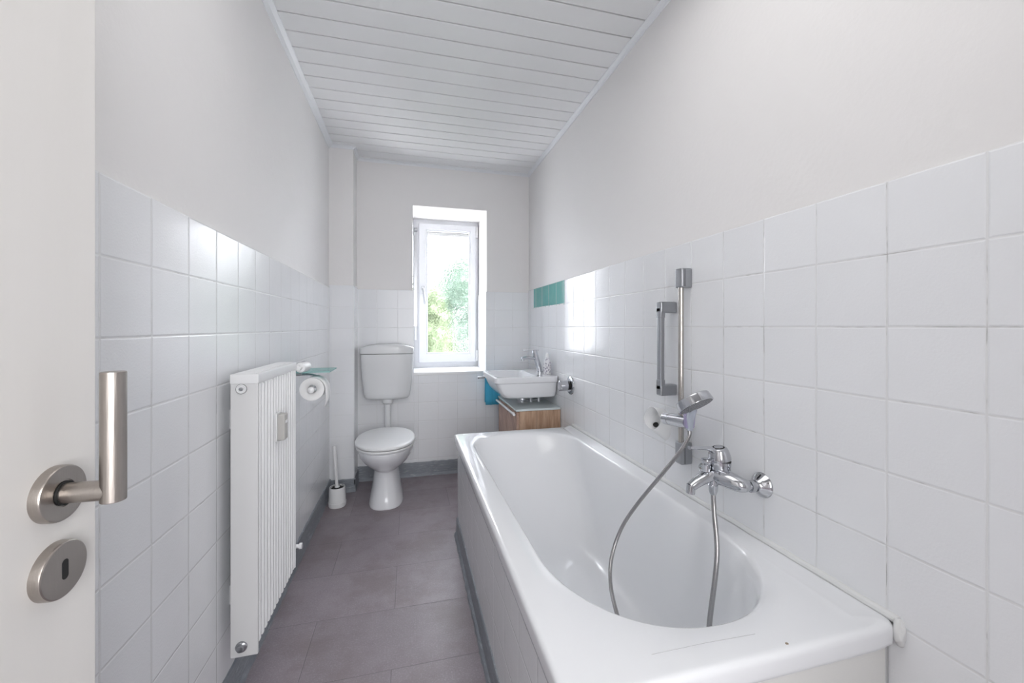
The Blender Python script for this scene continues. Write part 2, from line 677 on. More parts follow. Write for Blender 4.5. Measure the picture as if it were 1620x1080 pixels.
# reveals of the window below the tile line
box(bm, WX0 - 0.002, WX0 + 0.008, YB, 3.64, WZ0, zb, 0.002, 2)
box(bm, WX1 - 0.008, WX1 + 0.002, YB, 3.64, WZ0, zb, 0.002, 2)
struct('wall_rear_tiles', bm, M['tile_B'], True)
bm = B()
box(bm, XL, -0.383, YC, YC + 0.012, 0, zc, 0.002, 2)
struct('wall_pier_tiles', bm, M['tile_C'], True)
bm = B()
box(bm, -0.39, -0.381, YC + 0.012, YB, 0, zc, 0.002, 2)
struct('wall_pier_side_tiles', bm, M['tile_CS'], True)
# tiled sill
bm = B(); box(bm, WX0 + 0.008, WX1 - 0.008, YB - 0.010, 3.66, WZ0 - 0.02, WZ0 + 0.004, 0.004, 2)
struct('trim_6', bm, M['plastic'], True)


# grey painted skirting, rough and wavy
def skirting(name, a, b, inward, h=0.10, th=0.016, foot=0.010):
    a, b, inw = Vector(a), Vector(b), Vector(inward)
    n = max(3, int((b - a).length / 0.02))
    rings = []
    for i in range(n + 1):
        p = a.lerp(b, i / n)
        q = random.uniform(-1, 1)
        r_ = random.uniform(-1, 1)
        f = foot + 0.002 * r_
        hh = h + 0.002 * q
        prof = [(0, 0), (th + f, 0), (th + f * 0.8, 0.012 + .002 * q), (th + .001, 0.02 + .002 * r_), (th, 0.05), (th, hh - 0.006), (th - 0.004, hh), (0, hh + 0.001)]
        rings.append([p + inw * x + Vector((0, 0, z)) for x, z in prof])
    bm = B()
    loft(bm, rings)
    return struct(name, bm, M['skirt'], True)


skirting('baseboard_left', (XL + TT, YF, 0), (XL + TT, YC, 0), (1, 0, 0), 0.10, 0.010, 0.008)
skirting('baseboard_pier', (XL + TT, YC, 0), (-0.372, YC, 0), (0, -1, 0), 0.09, 0.010, 0.006)
skirting('baseboard_pier_side', (-0.381, YC - 0.010, 0), (-0.381, YB - TT, 0), (1, 0, 0), 0.09, 0.008, 0.006)
skirting('baseboard_rear', (-0.381, YB - TT, 0), (XR - TT, YB - TT, 0), (0, -1, 0), 0.105, 0.014, 0.012)

# ------------------------------------------------------------------ window
FY = 3.658
bm = B()
f0x, f1x, f0z, f1z = 0.030, 0.610, WZ0 - 0.004, WZ1 + 0.006
fw = 0.048


def ring_frame(bm, x0, x1, z0, z1, y0, y1, wl, wr, wb, wt, bev=0.004):
    box(bm, x0, x0 + wl, y0, y1, z0, z1, bev)
    box(bm, x1 - wr, x1, y0, y1, z0, z1, bev)
    box(bm, x0 + wl - bev, x1 - wr + bev, y0, y1, z0, z0 + wb, bev)
    box(bm, x0 + wl - bev, x1 - wr + bev, y0, y1, z1 - wt, z1, bev)


ring_frame(bm, f0x, f1x, f0z, f1z, FY, FY + 0.075, 0.055, 0.055, 0.055, 0.055)
win = obj('window_1', bm, M['pvc'], loc=(0.33, FY + 0.03, WZ0), kind='structure')
win['label'] = 'white framed window with hammered glass in the rear wall'
s0x, s1x, s0z, s1z = 0.078, 0.586, CAMZ - 0.318, CAMZ + 0.915
g0x, g1x, g0z, g1z = 0.155, 0.522, CAMZ - 0.228, CAMZ + 0.850
bm = B()
ring_frame(bm, s0x, s1x, s0z, s1z, FY - 0.022, FY + 0.055, g0x - s0x - .014, s1x - g1x - .014, g0z - s0z - .014, s1z - g1z - .014, 0.006)
sash = obj('sash', bm, M['pvc'], win)
bm = B()
ring_frame(bm, g0x - 0.015, g1x + 0.015, g0z - 0.015, g1z + 0.015, FY - 0.013, FY + 0.02, 0.015, 0.015, 0.015, 0.015, 0.004)
obj('glazing_bead', bm, M['pvc'], sash)
bm = B()
ring_frame(bm, g0x - 0.001, g1x + 0.001, g0z - 0.001, g1z + 0.001, FY + 0.004, FY + 0.016, 0.003, 0.003, 0.003, 0.003, 0.0)
obj('rubber_seal', bm, M['black'], sash, smooth=False)
bm = B()
vs = [bm.verts.new((x, FY + 0.012, z)) for x, z in ((g0x, g0z), (g1x, g0z), (g1x, g1z), (g0x, g1z))]
bm.faces.new(vs)
obj('pane', bm, M['pane'], sash, smooth=False)
bm = B()
hx, hz = 0.114, CAMZ + 0.325
box(bm, hx - 0.014, hx + 0.014, FY - 0.034, FY - 0.022, hz - 0.035, hz + 0.035, 0.004)
cyl(bm, (hx, FY - 0.034, hz + 0.008), (hx, FY - 0.060, hz + 0.008), 0.010)
tube(bm, catmull([(hx, FY - 0.060, hz + 0.012), (hx + 0.004, FY - 0.066, hz - 0.01), (hx + 0.010, FY - 0.066, hz - 0.06), (hx + 0.016, FY - 0.064, hz - 0.125)], 6), 0.009, 12)
obj('window_handle', bm, M['dullchrome'], sash)
for zz in (s0z + 0.06, s1z - 0.05):
    bm = B()
    cyl(bm, (s1x + 0.010, FY - 0.020, zz - 0.045), (s1x + 0.010, FY - 0.020, zz + 0.045), 0.009)
    box(bm, s1x - 0.004, s1x + 0.018, FY - 0.020, FY + 0.002, zz - 0.012 - 0.04, zz - 0.036, 0.002)
    obj('window_hinge', bm, M['plastic'], win)

# strap of the roller shutter, in the corner beside the frame
st = empty('shutter_strap', (0.048, FY - 0.012, 1.25), 'grey roller shutter strap hanging beside the window frame', 'strap')
bm = B(); box(bm, 0.038, 0.062, FY - 0.006, FY - 0.0035, 1.17, 2.015); obj('strap', bm, M['dullchrome'], st, smooth=False)
bm = B(); cyl(bm, (0.038, FY - 0.014, 2.02), (0.066, FY - 0.014, 2.02), 0.016, bev=0.003); obj('guide_roller', bm, M['dullchrome'], st)
bm = B(); box(bm, 0.038, 0.062, FY - 0.024, FY - 0.001, 1.05, 1.17, 0.005); obj('strap_winder', bm, M['plastic'], st)

rs = empty('roller_shutter', (0.33, 3.76, 1.99), 'pale roller shutter edge rolled up above the window glass', 'roller shutter')
bm = B()
for i in range(3):
    box(bm, WX0 + 0.004, WX1 - 0.004, 3.752, 3.764, 2.000 + i * 0.042, 2.039 + i * 0.042, 0.004)
obj('shutter_slats', bm, M['beige'], rs)
bm = B(); box(bm, WX0 + 0.004, WX1 - 0.004, 3.749, 3.767, 1.988, 2.002, 0.003); obj('bottom_bar', bm, M['pvc'], rs)

# ------------------------------------------------------------------ garden beyond the window
bm = B(); box(bm, -14, 14, 3.95, 24, -3.2, -3.0)
g = struct('ground', bm, mat('pale_bounce_ground', (0.62, 0.61, 0.61), 0.9))  # ground toned pale on purpose, to bounce light up to the ceiling


def tree(name, label, cx, cy, z0, z1, rad, n, col, seed):
    rnd = random.Random(seed)
    root = empty(name, (cx, cy, -3.0), label, 'tree')
    bm = B()
    tube(bm, catmull([(cx, cy, -3.0), (cx + .05, cy, -1.2), (cx - .05, cy, (z0 + z1) / 2)], 5), 0.1, 10,
         rf=lambda t: 0.12 * (1 - 0.7 * t))
    for k in range(7):
        a = rnd.uniform(0, 2 * PI)
        zz = rnd.uniform(z0, (z0 + z1) / 2)
        tube(bm, [(cx, cy, zz), (cx + math.cos(a) * rad * .35, cy + math.sin(a) * rad * .35, zz + .3),
                  (cx + math.cos(a) * rad * .7, cy + math.sin(a) * rad * .7, zz + .7)], 0.03, 6, rf=lambda t: 0.04 * (1 - .7 * t))
    obj('trunk', bm, mat(name + '_bark', (0.18, 0.13, 0.09), 0.9), root)
    bm = B()
    for i in range(n):
        a, b = rnd.uniform(0, 2 * PI), math.acos(rnd.uniform(-1, 1))
        r = rnd.uniform(0.35, 1.0) ** 0.5 * (1 + 0.18 * math.sin(3 * a + seed) * math.sin(2 * b))
        c = Vector((cx + rad * r * math.sin(b) * math.cos(a), cy + rad * r * math.sin(b) * math.sin(a),
                    (z0 + z1) / 2 + (z1 - z0) / 2 * r * math.cos(b)))
        u = Vector((rnd.gauss(0, 1), rnd.gauss(0, 1), rnd.gauss(0, 1))).normalized()
        v = u.cross(Vector((rnd.gauss(0, 1), rnd.gauss(0, 1), rnd.gauss(0, 1)))).normalized()
        s = rnd.uniform(0.06, 0.11)
        bm.faces.new([bm.verts.new(c + u * s), bm.verts.new(c + v * s * .5), bm.verts.new(c - u * s), bm.verts.new(c - v * s * .5)])
    m = mat(name + '_leaves', col, 0.6)
    t = NT(m)
    t.l.new(t.mix(t.noise(1.6, 3.0), tuple(c * 0.7 for c in col), tuple(min(1, c * 1.3) for c in col)), t.b.inputs['Base Color'])
    obj('foliage', bm, m, root, smooth=False)


tree('garden_tree', 'blue-green tree seen through the glass on the right', 1.35, 9.6, -2.6, 2.95, 1.60, 14000, (0.075, 0.120, 0.088), 3)
tree('garden_shrub', 'yellow-green bush seen through the glass at the left edge', 0.17, 6.45, -2.2, 1.80, 0.66, 8000, (0.110, 0.145, 0.078), 5)

# ------------------------------------------------------------------ open door at the left
DU = Vector((0.0477, 0.9989, 0)).normalized()
DN = Vector((DU.y, -DU.x, 0))            # towards the room
RC = Vector((-0.325, 0.474, 0))          # point under the rosettes


def dp(s, n, z):
    return RC + DU * s + DN * n + Vector((0, 0, z))


door = empty('door_1', dp(-0.80, -0.02, 0.0), 'white painted door leaf standing open along the left wall', 'door')
door['kind'] = 'structure'
bm = B()
box(bm, -0.80, 0.050, -0.040, 0.0, 0.008, 1.985, 0.0025, 2)
for v in bm.verts:
    v.co = dp(v.co.x, v.co.y, v.co.z)
leaf = obj('door_leaf', bm, M['door'], door)
HZ, KZ = CAMZ - 0.157, CAMZ - 0.229
bm = B(); lathe(bm, dp(0, 0, HZ), DN, [(0, 0.026), (0.007, 0.026), (0.0085, 0.0252), (0.009, 0.024), (0.009, 0.0125), (0.0082, 0.0122), (0.0082, 0.0)], 48)
ros = obj('handle_rosette', bm, M['steel'], door)
bm = B(); lathe(bm, dp(0, 0.0080, HZ), DN, [(0, 0.0112), (0.0022, 0.0112), (0.0022, 0.0)], 32); obj('rosette_ring', bm, M['black'], ros)
bm = B()
tube(bm, [dp(0, 0.008, HZ), dp(0, 0.03, HZ), dp(0, 0.0478, HZ)], 0.0095, 28)
cyl(bm, dp(0, 0.0478, HZ - 0.0105), dp(0, 0.0478, HZ + 0.114), 0.0098, n=36, bev=0.0008)
obj('lever_handle', bm, M['steel'], door)
bm = B(); lathe(bm, dp(0, 0, KZ), DN, [(0, 0.026), (0.007, 0.026), (0.0085, 0.0255), (0.0092, 0.0245), (0.0092, 0.0)], 48)
esc = obj('keyhole_rosette', bm, M['steel'], door)
bm = B()
for i in range(2):
    pass
ring = []
for i in range(24):
    a = 2 * PI * i / 24
    ring.append((0.0035 * math.cos(a), 0.0060 * (1 if math.sin(a) > 0 else -1) + 0.0035 * math.sin(a)))
rings = [[dp(u, nn, KZ + v) for u, v in ring] for nn in (0.0085, 0.00935)]
loft(bm, rings)
obj('keyhole', bm, M['black'], esc)
bm = B(); lathe(bm, dp(0.0500, -0.006, HZ + 0.018), DU, [(0, 0.004), (0.001, 0.0036), (0.0014, 0)], 16)
obj('latch_screw', bm, M['black'], door)

# ------------------------------------------------------------------ radiator on the left wall
RY0, RY1 = 1.363, 1.782
RX0, RX1 = -0.516, -0.443
RZ0, RZ1 = CAMZ - 0.985, CAMZ - 0.137
rad = empty('radiator', (RX0, (RY0 + RY1) / 2, RZ0), 'white panel radiator with vertical ribs on the left tiled wall', 'radiator')
# ribbed front
prof = []
NR = 14
p = (RY1 - 0.003 - (RY0 + 0.012)) / NR
for i in range(NR):
    y0 = RY0 + 0.012 + i * p
    for fx, dx in ((0.0, -0.018), (0.40, -0.018), (0.50, -0.003), (0.56, 0.0015), (0.80, 0.0015), (0.86, -0.003), (0.96, -0.018)):
        prof.append((y0 + fx * p, RX1 + dx - 0.003))
bm = B()
zs = (RZ0 + 0.02, RZ0 + 0.026, RZ1 - 0.040, RZ1 - 0.034)
rings = []
for k, z in enumerate(zs):
    inset = 0.003 if k in (0, 3) else 0
    rings.append([Vector((x - inset, y, z)) for y, x in prof] + [Vector((RX1 - 0.02, prof[-1][0], z)), Vector((RX1 - 0.02, prof[0][0], z))])
loft(bm, rings)
obj('ribbed_panel', bm, M['radw'], rad, angle=25)
bm = B(); box(bm, RX0 + 0.010, RX0 + 0.02, RY0 + 0.012, RY1 - 0.01, RZ0 + 0.02, RZ1 - 0.035, 0.003); obj('back_panel', bm, M['radw'], rad)
for yy in (RY0, RY1 - 0.006):
    bm = B(); box(bm, RX0, RX1 + 0.0005, yy, yy + 0.0065 if yy > 1.5 else yy + 0.010, RZ0 + (0.0 if yy < 1.5 else 0.02), RZ1 - 0.006, 0.003)
    obj('side_panel', bm, M['rad_shaded'] if yy < 1.5 else M['radw'], rad)
bm = B()
box(bm, RX0 - 0.001, RX1 + 0.003, RY0 - 0.002, RY1 + 0.002, RZ1 - 0.034, RZ1 - 0.004, 0.004)
for i in range(22):
    y0 = RY0 + 0.02 + i * 0.0178
    box(bm, RX0 + 0.012, RX1 - 0.012, y0, y0 + 0.010, RZ1 - 0.006, RZ1 - 0.0015, 0.001, 1)
obj('top_grille', bm, M['radw'], rad)
px = RX0 + 0.030
pl = B(); lathe(pl, (px, RY0, RZ1 - 0.048), (0, -1, 0), [(0, 0.014), (0.003, 0.014), (0.004, 0.012), (0.002, 0.010), (0.002, 0.0)], 32)
plug = obj('air_vent', pl, M['radw'], rad)
pl = B(); lathe(pl, (px, RY0 - 0.0015, RZ1 - 0.048), (0, -1, 0), [(0, 0.0150), (0.0012, 0.0150), (0.0012, 0.0135), (0, 0.0135)], 32, (False, False)); obj('gasket', pl, M['black'], plug)
pl = B(); lathe(pl, (px, RY0 - 0.002, RZ1 - 0.048), (0, -1, 0), [(0, 0.0055), (0.004, 0.0055), (0.0045, 0.004), (0.0045, 0)], 16); obj('vent_screw', pl, M['dullchrome'], plug)
pl = B(); lathe(pl, (px, RY0, RZ0 + 0.032), (0, -1, 0), [(0, 0.016), (0.004, 0.016), (0.005, 0.013), (0.008, 0.010), (0.014, 0.009), (0.015, 0.006), (0.015, 0)], 6 * 4); obj('blanking_plug', pl, M['dullchrome'], rad)
# thermostat and return valve behind the far end
pl = B(); lathe(pl, (-0.435, RY1, CAMZ - 0.166), (0.12, 1, 0), [(0, 0.010), (0.02, 0.010), (0.02, 0.019), (0.03, 0.022), (0.088, 0.020), (0.096, 0.014), (0.096, 0)], 28); obj('thermostat_head', pl, M['plastic'], rad)
pl = B(); lathe(pl, (-0.433, RY1 + 0.086, CAMZ - 0.166), (0.12, 1, 0), [(0, 0.0212), (0.006, 0.0212), (0.006, 0.019)], 28); obj('thermostat_ring', pl, M['dullchrome'], rad)
pl = B(); lathe(pl, (-0.475, RY1 - 0.002, CAMZ - 0.90), (0, 1, 0), [(0, 0.009), (0.03, 0.009), (0.03, 0.014), (0.046, 0.014), (0.048, 0.010), (0.048, 0)], 20)
lathe(pl, (-0.475, RY1 + 0.038, CAMZ - 0.90), (1, 0, 0), [(0, 0.008), (0.034, 0.008), (0.036, 0.012), (0.046, 0.012), (0.046, 0)], 16)
lathe(pl, (-0.475, RY1 + 0.038, CAMZ - 0.90), (-1, 0, 0), [(0, 0.007), (0.07, 0.007)], 16)
obj('return_valve', pl, M['plastic'], rad)
for zz in (RZ0 + 0.15, RZ1 - 0.15):
    for yy in (RY0 + 0.08, RY1 - 0.08):
        bm = B(); box(bm, XL + TT - .001, RX0 + 0.013, yy - 0.012, yy + 0.012, zz - 0.03, zz + 0.03, 0.002); obj('wall_bracket', bm, M['radw'], rad)
# heat meter on the ribs
hm = empty('heat_meter', (RX1, 1.56, CAMZ - 0.39), 'small grey-beige heat meter clipped on the radiator ribs', 'meter')
bm = B(); box(bm, RX1 - 0.001, RX1 + 0.005, 1.528, 1.572, CAMZ - 0.392, CAMZ - 0.296, 0.002); obj('back_plate', bm, M['plastic'], hm)
bm = B(); box(bm, RX1 + 0.004, RX1 + 0.028, 1.530, 1.570, CAMZ - 0.390, CAMZ - 0.300, 0.005, 3); cas = obj('casing', bm, M['beige'], hm)
bm = B(); box(bm, RX1 + 0.027, RX1 + 0.0295, 1.540, 1.560, CAMZ - 0.332, CAMZ - 0.322, 0.001, 1); obj('display', bm, M['plastic'], cas)

# ------------------------------------------------------------------ toilet paper and glass shelf
TC = Vector((-0.421, 1.95, CAMZ - 0.277))
tr_ = empty('toilet_paper_holder', (XL + TT, 2.0, CAMZ - 0.25), 'chrome toilet paper holder on the left wall behind the radiator', 'paper holder')
bm = B(); cyl(bm, (XL + TT, 2.085, CAMZ - 0.225), (XL + TT + 0.008, 2.085, CAMZ - 0.225), 0.022, bev=0.002); obj('wall_plate', bm, M['chrome'], tr_)
bm = B(); tube(bm, catmull([(XL + TT, 2.085, CAMZ - 0.225), (-0.46, 2.085, CAMZ - 0.225), (TC.x, 2.080, CAMZ - 0.24), (TC.x, 2.075, TC.z), (TC.x, 2.05, TC.z - .002), (TC.x, 1.99, TC.z - 0.002), (TC.x, 1.945, TC.z - 0.002)], 6), 0.0055, 12)
obj('paper_bar', bm, M['chrome'], tr_)
bm = B(); lathe(bm, (TC.x, 1.94, TC.z - 0.002), (0, -1, 0), [(-0.02, 0.012), (0, 0.0145), (0.006, 0.013), (0.009, 0.006), (0.009, 0)], 24); obj('end_knob', bm, M['plastic'], tr_)
bm = B()
lathe(bm, (TC.x, 1.95, TC.z), (0, 1, 0), [(0, 0.020), (0, 0.0495), (0.001, 0.0505), (0.099, 0.0505), (0.10, 0.0495), (0.10, 0.020), (0, 0.020)], 64, (False, False))
# hanging end of paper
pts = []
for i in range(10):
    a = PI * 0.62 * (1 - i / 9)
    pts.append((TC.x + math.cos(a) * (0.0515 + 0.0006 * i), TC.z + math.sin(a) * (0.0515 + 0.0006 * i)))
xx = pts[-1][0]
pts += [(xx + 0.002, TC.z - 0.03), (xx + 0.001, TC.z - 0.055), (xx - 0.004, TC.z - 0.080)]
fr = [bm.verts.new((x, 1.951, z)) for x, z in pts]
bk = [bm.verts.new((x, 2.049, z + (0.006 if i > 10 else 0))) for i, (x, z) in enumerate(pts)]
for i in range(len(pts) - 1):
    bm.faces.new((fr[i], fr[i + 1], bk[i + 1], bk[i]))
o = obj('toilet_paper_roll', bm, M['paper'], loc=(TC.x, 2.0, TC.z - 0.05))
s = o.modifiers.new('t', 'SOLIDIFY'); s.thickness = 0.0006
tag(o, 'white toilet paper roll with its end hanging, on the chrome holder', 'toilet paper')
sh = empty('glass_shelf', (XL + TT, 2.03, CAMZ - 0.21), 'small green-edged glass shelf above the toilet paper roll', 'shelf')
bm = B(); box(bm, XL + 0.015, -0.345, 1.945, 2.12, CAMZ - 0.2035, CAMZ - 0.1975, 0.0012, 1); obj('glass_plate', bm, M['shelf'], sh)
for yy in (1.965, 2.10):
    bm = B(); cyl(bm, (XL + TT, yy, CAMZ - 0.2005), (XL + TT + 0.026, yy, CAMZ - 0.2005), 0.010, bev=0.001); obj('shelf_clamp', bm, M['dullchrome'], sh)
bm = B(); tube(bm, [(XL + 0.02, 1.953, CAMZ - 0.2105), (-0.49, 1.953, CAMZ - 0.2105), (-0.462, 1.953, CAMZ - 0.2095)], 0.0055, 10)
obj('shelf_bracket', bm, M['dullchrome'], sh)

# ------------------------------------------------------------------ toilet
TX = -0.152
wc = empty('toilet', (TX, 2.85, 0), 'white floor-standing toilet with closed lid under the cistern', 'toilet')
sec = [  # z, y front, y back, half width, exponent
    (0.000, 2.680, 3.02, 0.110, 2.6), (0.012, 2.676, 3.02, 0.111, 2.6), (0.05, 2.688, 3.02, 0.104, 2.5), (0.12, 2.706, 3.01, 0.091, 2.4),
    (0.19, 2.716, 3.00, 0.081, 2.3), (0.222, 2.716, 3.00, 0.079, 2.2), (0.232, 2.706, 3.00, 0.083, 2.1), (0.246, 2.676, 3.01, 0.098, 2.0), (0.27, 2.630, 3.02, 0.123, 2.0),
    (0.30, 2.585, 3.04, 0.148, 2.0), (0.335, 2.548, 3.05, 0.167, 2.05), (0.365, 2.528, 3.06, 0.176, 2.1), (0.388, 2.520, 3.06, 0.179, 2.15), (0.398, 2.524, 3.06, 0.176, 2.15), (0.402, 2.534, 3.05, 0.168, 2.15)]
bm = B()
rings = []
for z, yf, yb, hw, e in sec:
    yc = yf + (yb - yf) * 0.55
    rings.append(superring(TX, yc, hw, yc - yf, z, e, 64, yb - yc))
loft(bm, rings)
obj('bowl', bm, M['ceramic'], wc, angle=60)


def lid_ring(z, off, hyf=0.0):
    pts = []
    yf, yb, hw = 2.505 - off, 3.02 + off * 0.4, 0.185 + off
    yc = 2.76
    for i in range(72):
        a = 2 * PI * (i + .5) / 72
        c, s_ = math.cos(a), math.sin(a)
        e = 2.15 if s_ < 0 else 3.6
        x = math.copysign(abs(c) ** (2 / e), c) * hw
        if s_ > 0:
            x *= 1 - 0.30 * s_ ** 1.3
        y = math.copysign(abs(s_) ** (2 / e), s_) * ((yc - yf) if s_ < 0 else (yb - yc))
        pts.append(Vector((TX + x, yc + y, z)))
    return pts


bm = B(); loft(bm, [lid_ring(0.404, -0.008), lid_ring(0.408, -0.002), lid_ring(0.417, 0.000), lid_ring(0.422, -0.004)]); obj('seat', bm, M['plastic'], wc, angle=60)
bm = B()
LR = [lid_ring(0.4245, -0.004), lid_ring(0.427, 0.001), lid_ring(0.436, 0.002), lid_ring(0.442, -0.003), lid_ring(0.4455, -0.012), lid_ring(0.449, -0.035), lid_ring(0.4515, -0.07), lid_ring(0.453, -0.12)]
loft(bm, LR); obj('lid', bm, M['plastic'], wc, angle=60)
bm = B(); cyl(bm, (TX - 0.09, 3.005, 0.425), (TX + 0.09, 3.005, 0.425), 0.012, bev=0.002)
obj('hinge', bm, M['plastic'], wc)
bm = B(); cyl(bm, (TX + .165, 2.83, 0.406), (TX + 0.192, 2.83, 0.410), 0.004); obj('seat_buffer', bm, M['plastic'], wc)
bm = B(); cyl(bm, (TX + 0.0, 3.0, 0.33), (TX + 0.0, 3.17, 0.33), 0.05, n=24); obj('waste_pipe', bm, M['plastic'], wc)

ci = empty('cistern', (-0.161, YB - TT, 0.645), 'light grey wall-hung cistern between the pier and the window', 'cistern')
cxm = -0.161
bm = B()
secs = [(0.628, 0.10, 0.045), (0.6295, 0.130, 0.060), (0.636, 0.149, 0.067), (0.650, 0.160, 0.071), (0.68, 0.167, 0.074), (0.80, 0.180, 0.078), (0.965, 0.190, 0.080)]
rings = []
for z, hx_, hy_ in secs:
    r_ = superring(cxm, YB - TT - hy_ - 0.004, hx_, hy_, z, 6.0, 64)
    for q in r_:
        if q.y < YB - 0.09:      # bowed front
            q.y -= 0.020 * max(0, 1 - ((q.x - cxm) / hx_) ** 2)
    rings.append(r_)
loft(bm, rings); obj('tank', bm, M['cistern'], ci, angle=50)
bm = B()


def cl(z, off):
    r_ = superring(cxm, YB - TT - 0.084, 0.1925 + off, 0.082 + off, z, 6.0, 64)
    for q in r_:
        if q.y < YB - 0.09:
            q.y -= 0.020 * max(0, 1 - ((q.x - cxm) / 0.193) ** 2)
    return r_


rings = [cl(0.968, -0.003), cl(0.970, 0.0), cl(1.004, 0.0015)]
for sh_, off in ((0.3, 0.0005), (0.7, -0.002), (0.92, -0.010), (1.0, -0.03), (1.0, -0.06)):
    r_ = cl(1.004, off)
    for q in r_:
        q.z = 1.004 + sh_ * (0.004 + 0.036 * max(0, 1 - ((q.x - cxm) / 0.195) ** 2) ** 0.8)
    rings.append(r_)
loft(bm, rings); obj('cistern_lid', bm, M['cistern'], ci, angle=50)
bm = B(); tube(bm, catmull([(-0.158, 3.14, 0.655), (-0.158, 3.14, 0.50), (-0.158, 3.14, 0.42), (-0.156, 3.12, 0.365), (-0.154, 3.05, 0.345)], 6), 0.0235, 24)
obj('flush_pipe', bm, M['cistern'], ci)
bm = B(); lathe(bm, (-0.158, 3.14, 0.655), (0, 0, -1), [(0.02, 0.034), (0.028, 0.040), (0.050, 0.040), (0.062, 0.030), (0.064, 0.024)], 28); obj('pipe_collar', bm, M['cistern'], ci)

# toilet brush
tb = empty('toilet_brush', (-0.457, 2.825, 0), 'white toilet brush in a round holder on the floor beside the pier', 'toilet brush')
bm = B(); lathe(bm, (-0.457, 2.825, 0), (0, 0, 1), [(0, 0.050), (0.006, 0.054), (0.03, 0.0555), (0.032, 0.053), (0.118, 0.049), (0.125, 0.0475), (0.125, 0.0445), (0.118, 0.0445), (0.02, 0.046), (0.02, 0.0)], 40)
obj('holder', bm, M['plastic'], tb)
bm = B()
rn = random.Random(4)
lathe(bm, (-0.457, 2.825, 0.02), (0, 0, 1), [(0, 0.03), (0.05, 0.040), (0.088, 0.040), (0.096, 0.036), (0.098, 0)], 20)
for i in range(260):
    a = rn.uniform(0, 2 * PI); zz = rn.uniform(0.05, 0.122); r_ = rn.uniform(0.033, 0.041)
    c0 = Vector((-0.457, 2.825, zz)); c1 = c0 + Vector((math.cos(a) * r_, math.sin(a) * r_, rn.uniform(0.0, 0.012)))
    u = Vector((-math.sin(a), math.cos(a), 0)) * 0.0018
    bm.faces.new([bm.verts.new(c0 - u), bm.verts.new(c0 + u), bm.verts.new(c1 + u), bm.verts.new(c1 - u)])
obj('bristles', bm, M['black'], tb, smooth=False)
bm = B(); tube(bm, [(-0.457, 2.825, 0.10), (-0.459, 2.824, 0.13), (-0.466, 2.822, 0.25), (-0.474, 2.820, 0.385), (-0.475, 2.82, 0.393)], 0.01, 16, rf=lambda t: 0.0085 + 0.0055 * t)
lathe(bm, (-0.457, 2.825, 0.123), (0, 0, 1), [(0, 0.016), (0.004, 0.015), (0.010, 0.009), (0.010, 0)], 20)
obj('handle', bm, M['plastic'], tb)

# ------------------------------------------------------------------ bathtub
Z0 = CAMZ - 0.605     # rim
TX0, TX1, TY0, TY1 = 0.243, 0.962, 0.600, 2.292
tub = empty('bathtub', ((TX0 + TX1) / 2, (TY0 + TY1) / 2, 0.14), 'long white enamel bathtub along the right wall', 'bathtub')
N = 160


def open_ring(xl, xr, yn, yf, z, bn=0.33, bf=0.20, en=2.15, ef=2.5, skew=0.0):
    """outline: rounded near end (depth bn), straight sides, tighter far end (depth bf)"""
    cx, hx_ = (xl + xr) / 2, (xr - xl) / 2
    out = []
    for i in range(N):
        u = i / N * 4
        k, f = int(u), u - int(u)
        if k == 0:      # right side going far
            y = yn + bn + (yf - bf - yn - bn) * f
            p = (cx + hx_, y)
        elif k == 1:    # far end, right to left
            a = PI * f
            c, s_ = math.cos(a), math.sin(a)
            p = (cx + math.copysign(abs(c) ** (2 / ef), c) * hx_, yf - bf + abs(s_) ** (2 / ef) * bf)
        elif k == 2:
            y = yf - bf + (yn + bn - yf + bf) * f
            p = (cx - hx_, y)
        else:
            a = PI * f
            c, s_ = math.cos(a), math.sin(a)
            p = (cx - math.copysign(abs(c) ** (2 / en), c) * hx_, yn + bn - abs(s_) ** (2 / en) * bn)
        x = p[0] - skew * (p[1] - 1.45)
        out.append(Vector((x, p[1], z)))
    return out


def rect_ring(x0, x1, y0, y1, z, r):
    """same parametrisation as open_ring: sides, then ends; corners rounded by r"""
    out = []
    q = N // 4
    for k, (a, b) in enumerate((((x1, y0), (x1, y1)), ((x1, y1), (x0, y1)), ((x0, y1), (x0, y0)), ((x0, y0), (x1, y0)))):
        a, b = Vector((*a, z)), Vector((*b, z))
        d = (b - a).normalized()
        L = (b - a).length
        nrm = Vector((-d.y, d.x, 0))        # inward (counter-clockwise)
        m_ = 4
        for i in range(q):
            if i < m_:           # second half of the corner at a
                th = PI / 4 * (1 - i / m_)
                c = a + d * r + nrm * r
                out.append(c - d * r * math.sin(th) - nrm * r * math.cos(th))
            elif i > q - m_:     # first half of the corner at b
                th = PI / 4 * (1 - (q - i) / m_)
                c = b - d * r + nrm * r
                out.append(c + d * r * math.sin(th) - nrm * r * math.cos(th))
            else:
                f = (i - m_) / (q - 2 * m_)
                out.append(a + d * (r + (L - 2 * r) * f))
    return out


sk = 0.012
rings = []
for (ins, dz, r) in ((0.012, -0.046, 0.012), (0.004, -0.046, 0.014), (0.0005, -0.043, 0.016), (0.0, -0.036, 0.018), (0.0, -0.014, 0.018), (0.001, -0.008, 0.018), (0.004, -0.003, 0.018), (0.009, -0.0005, 0.018), (0.014, 0.0, 0.018), (0.020, 0.0, 0.02)):
    rings.append(rect_ring(TX0 + ins, TX1 - ins, TY0 + ins, TY1 - ins, Z0 + dz, r))
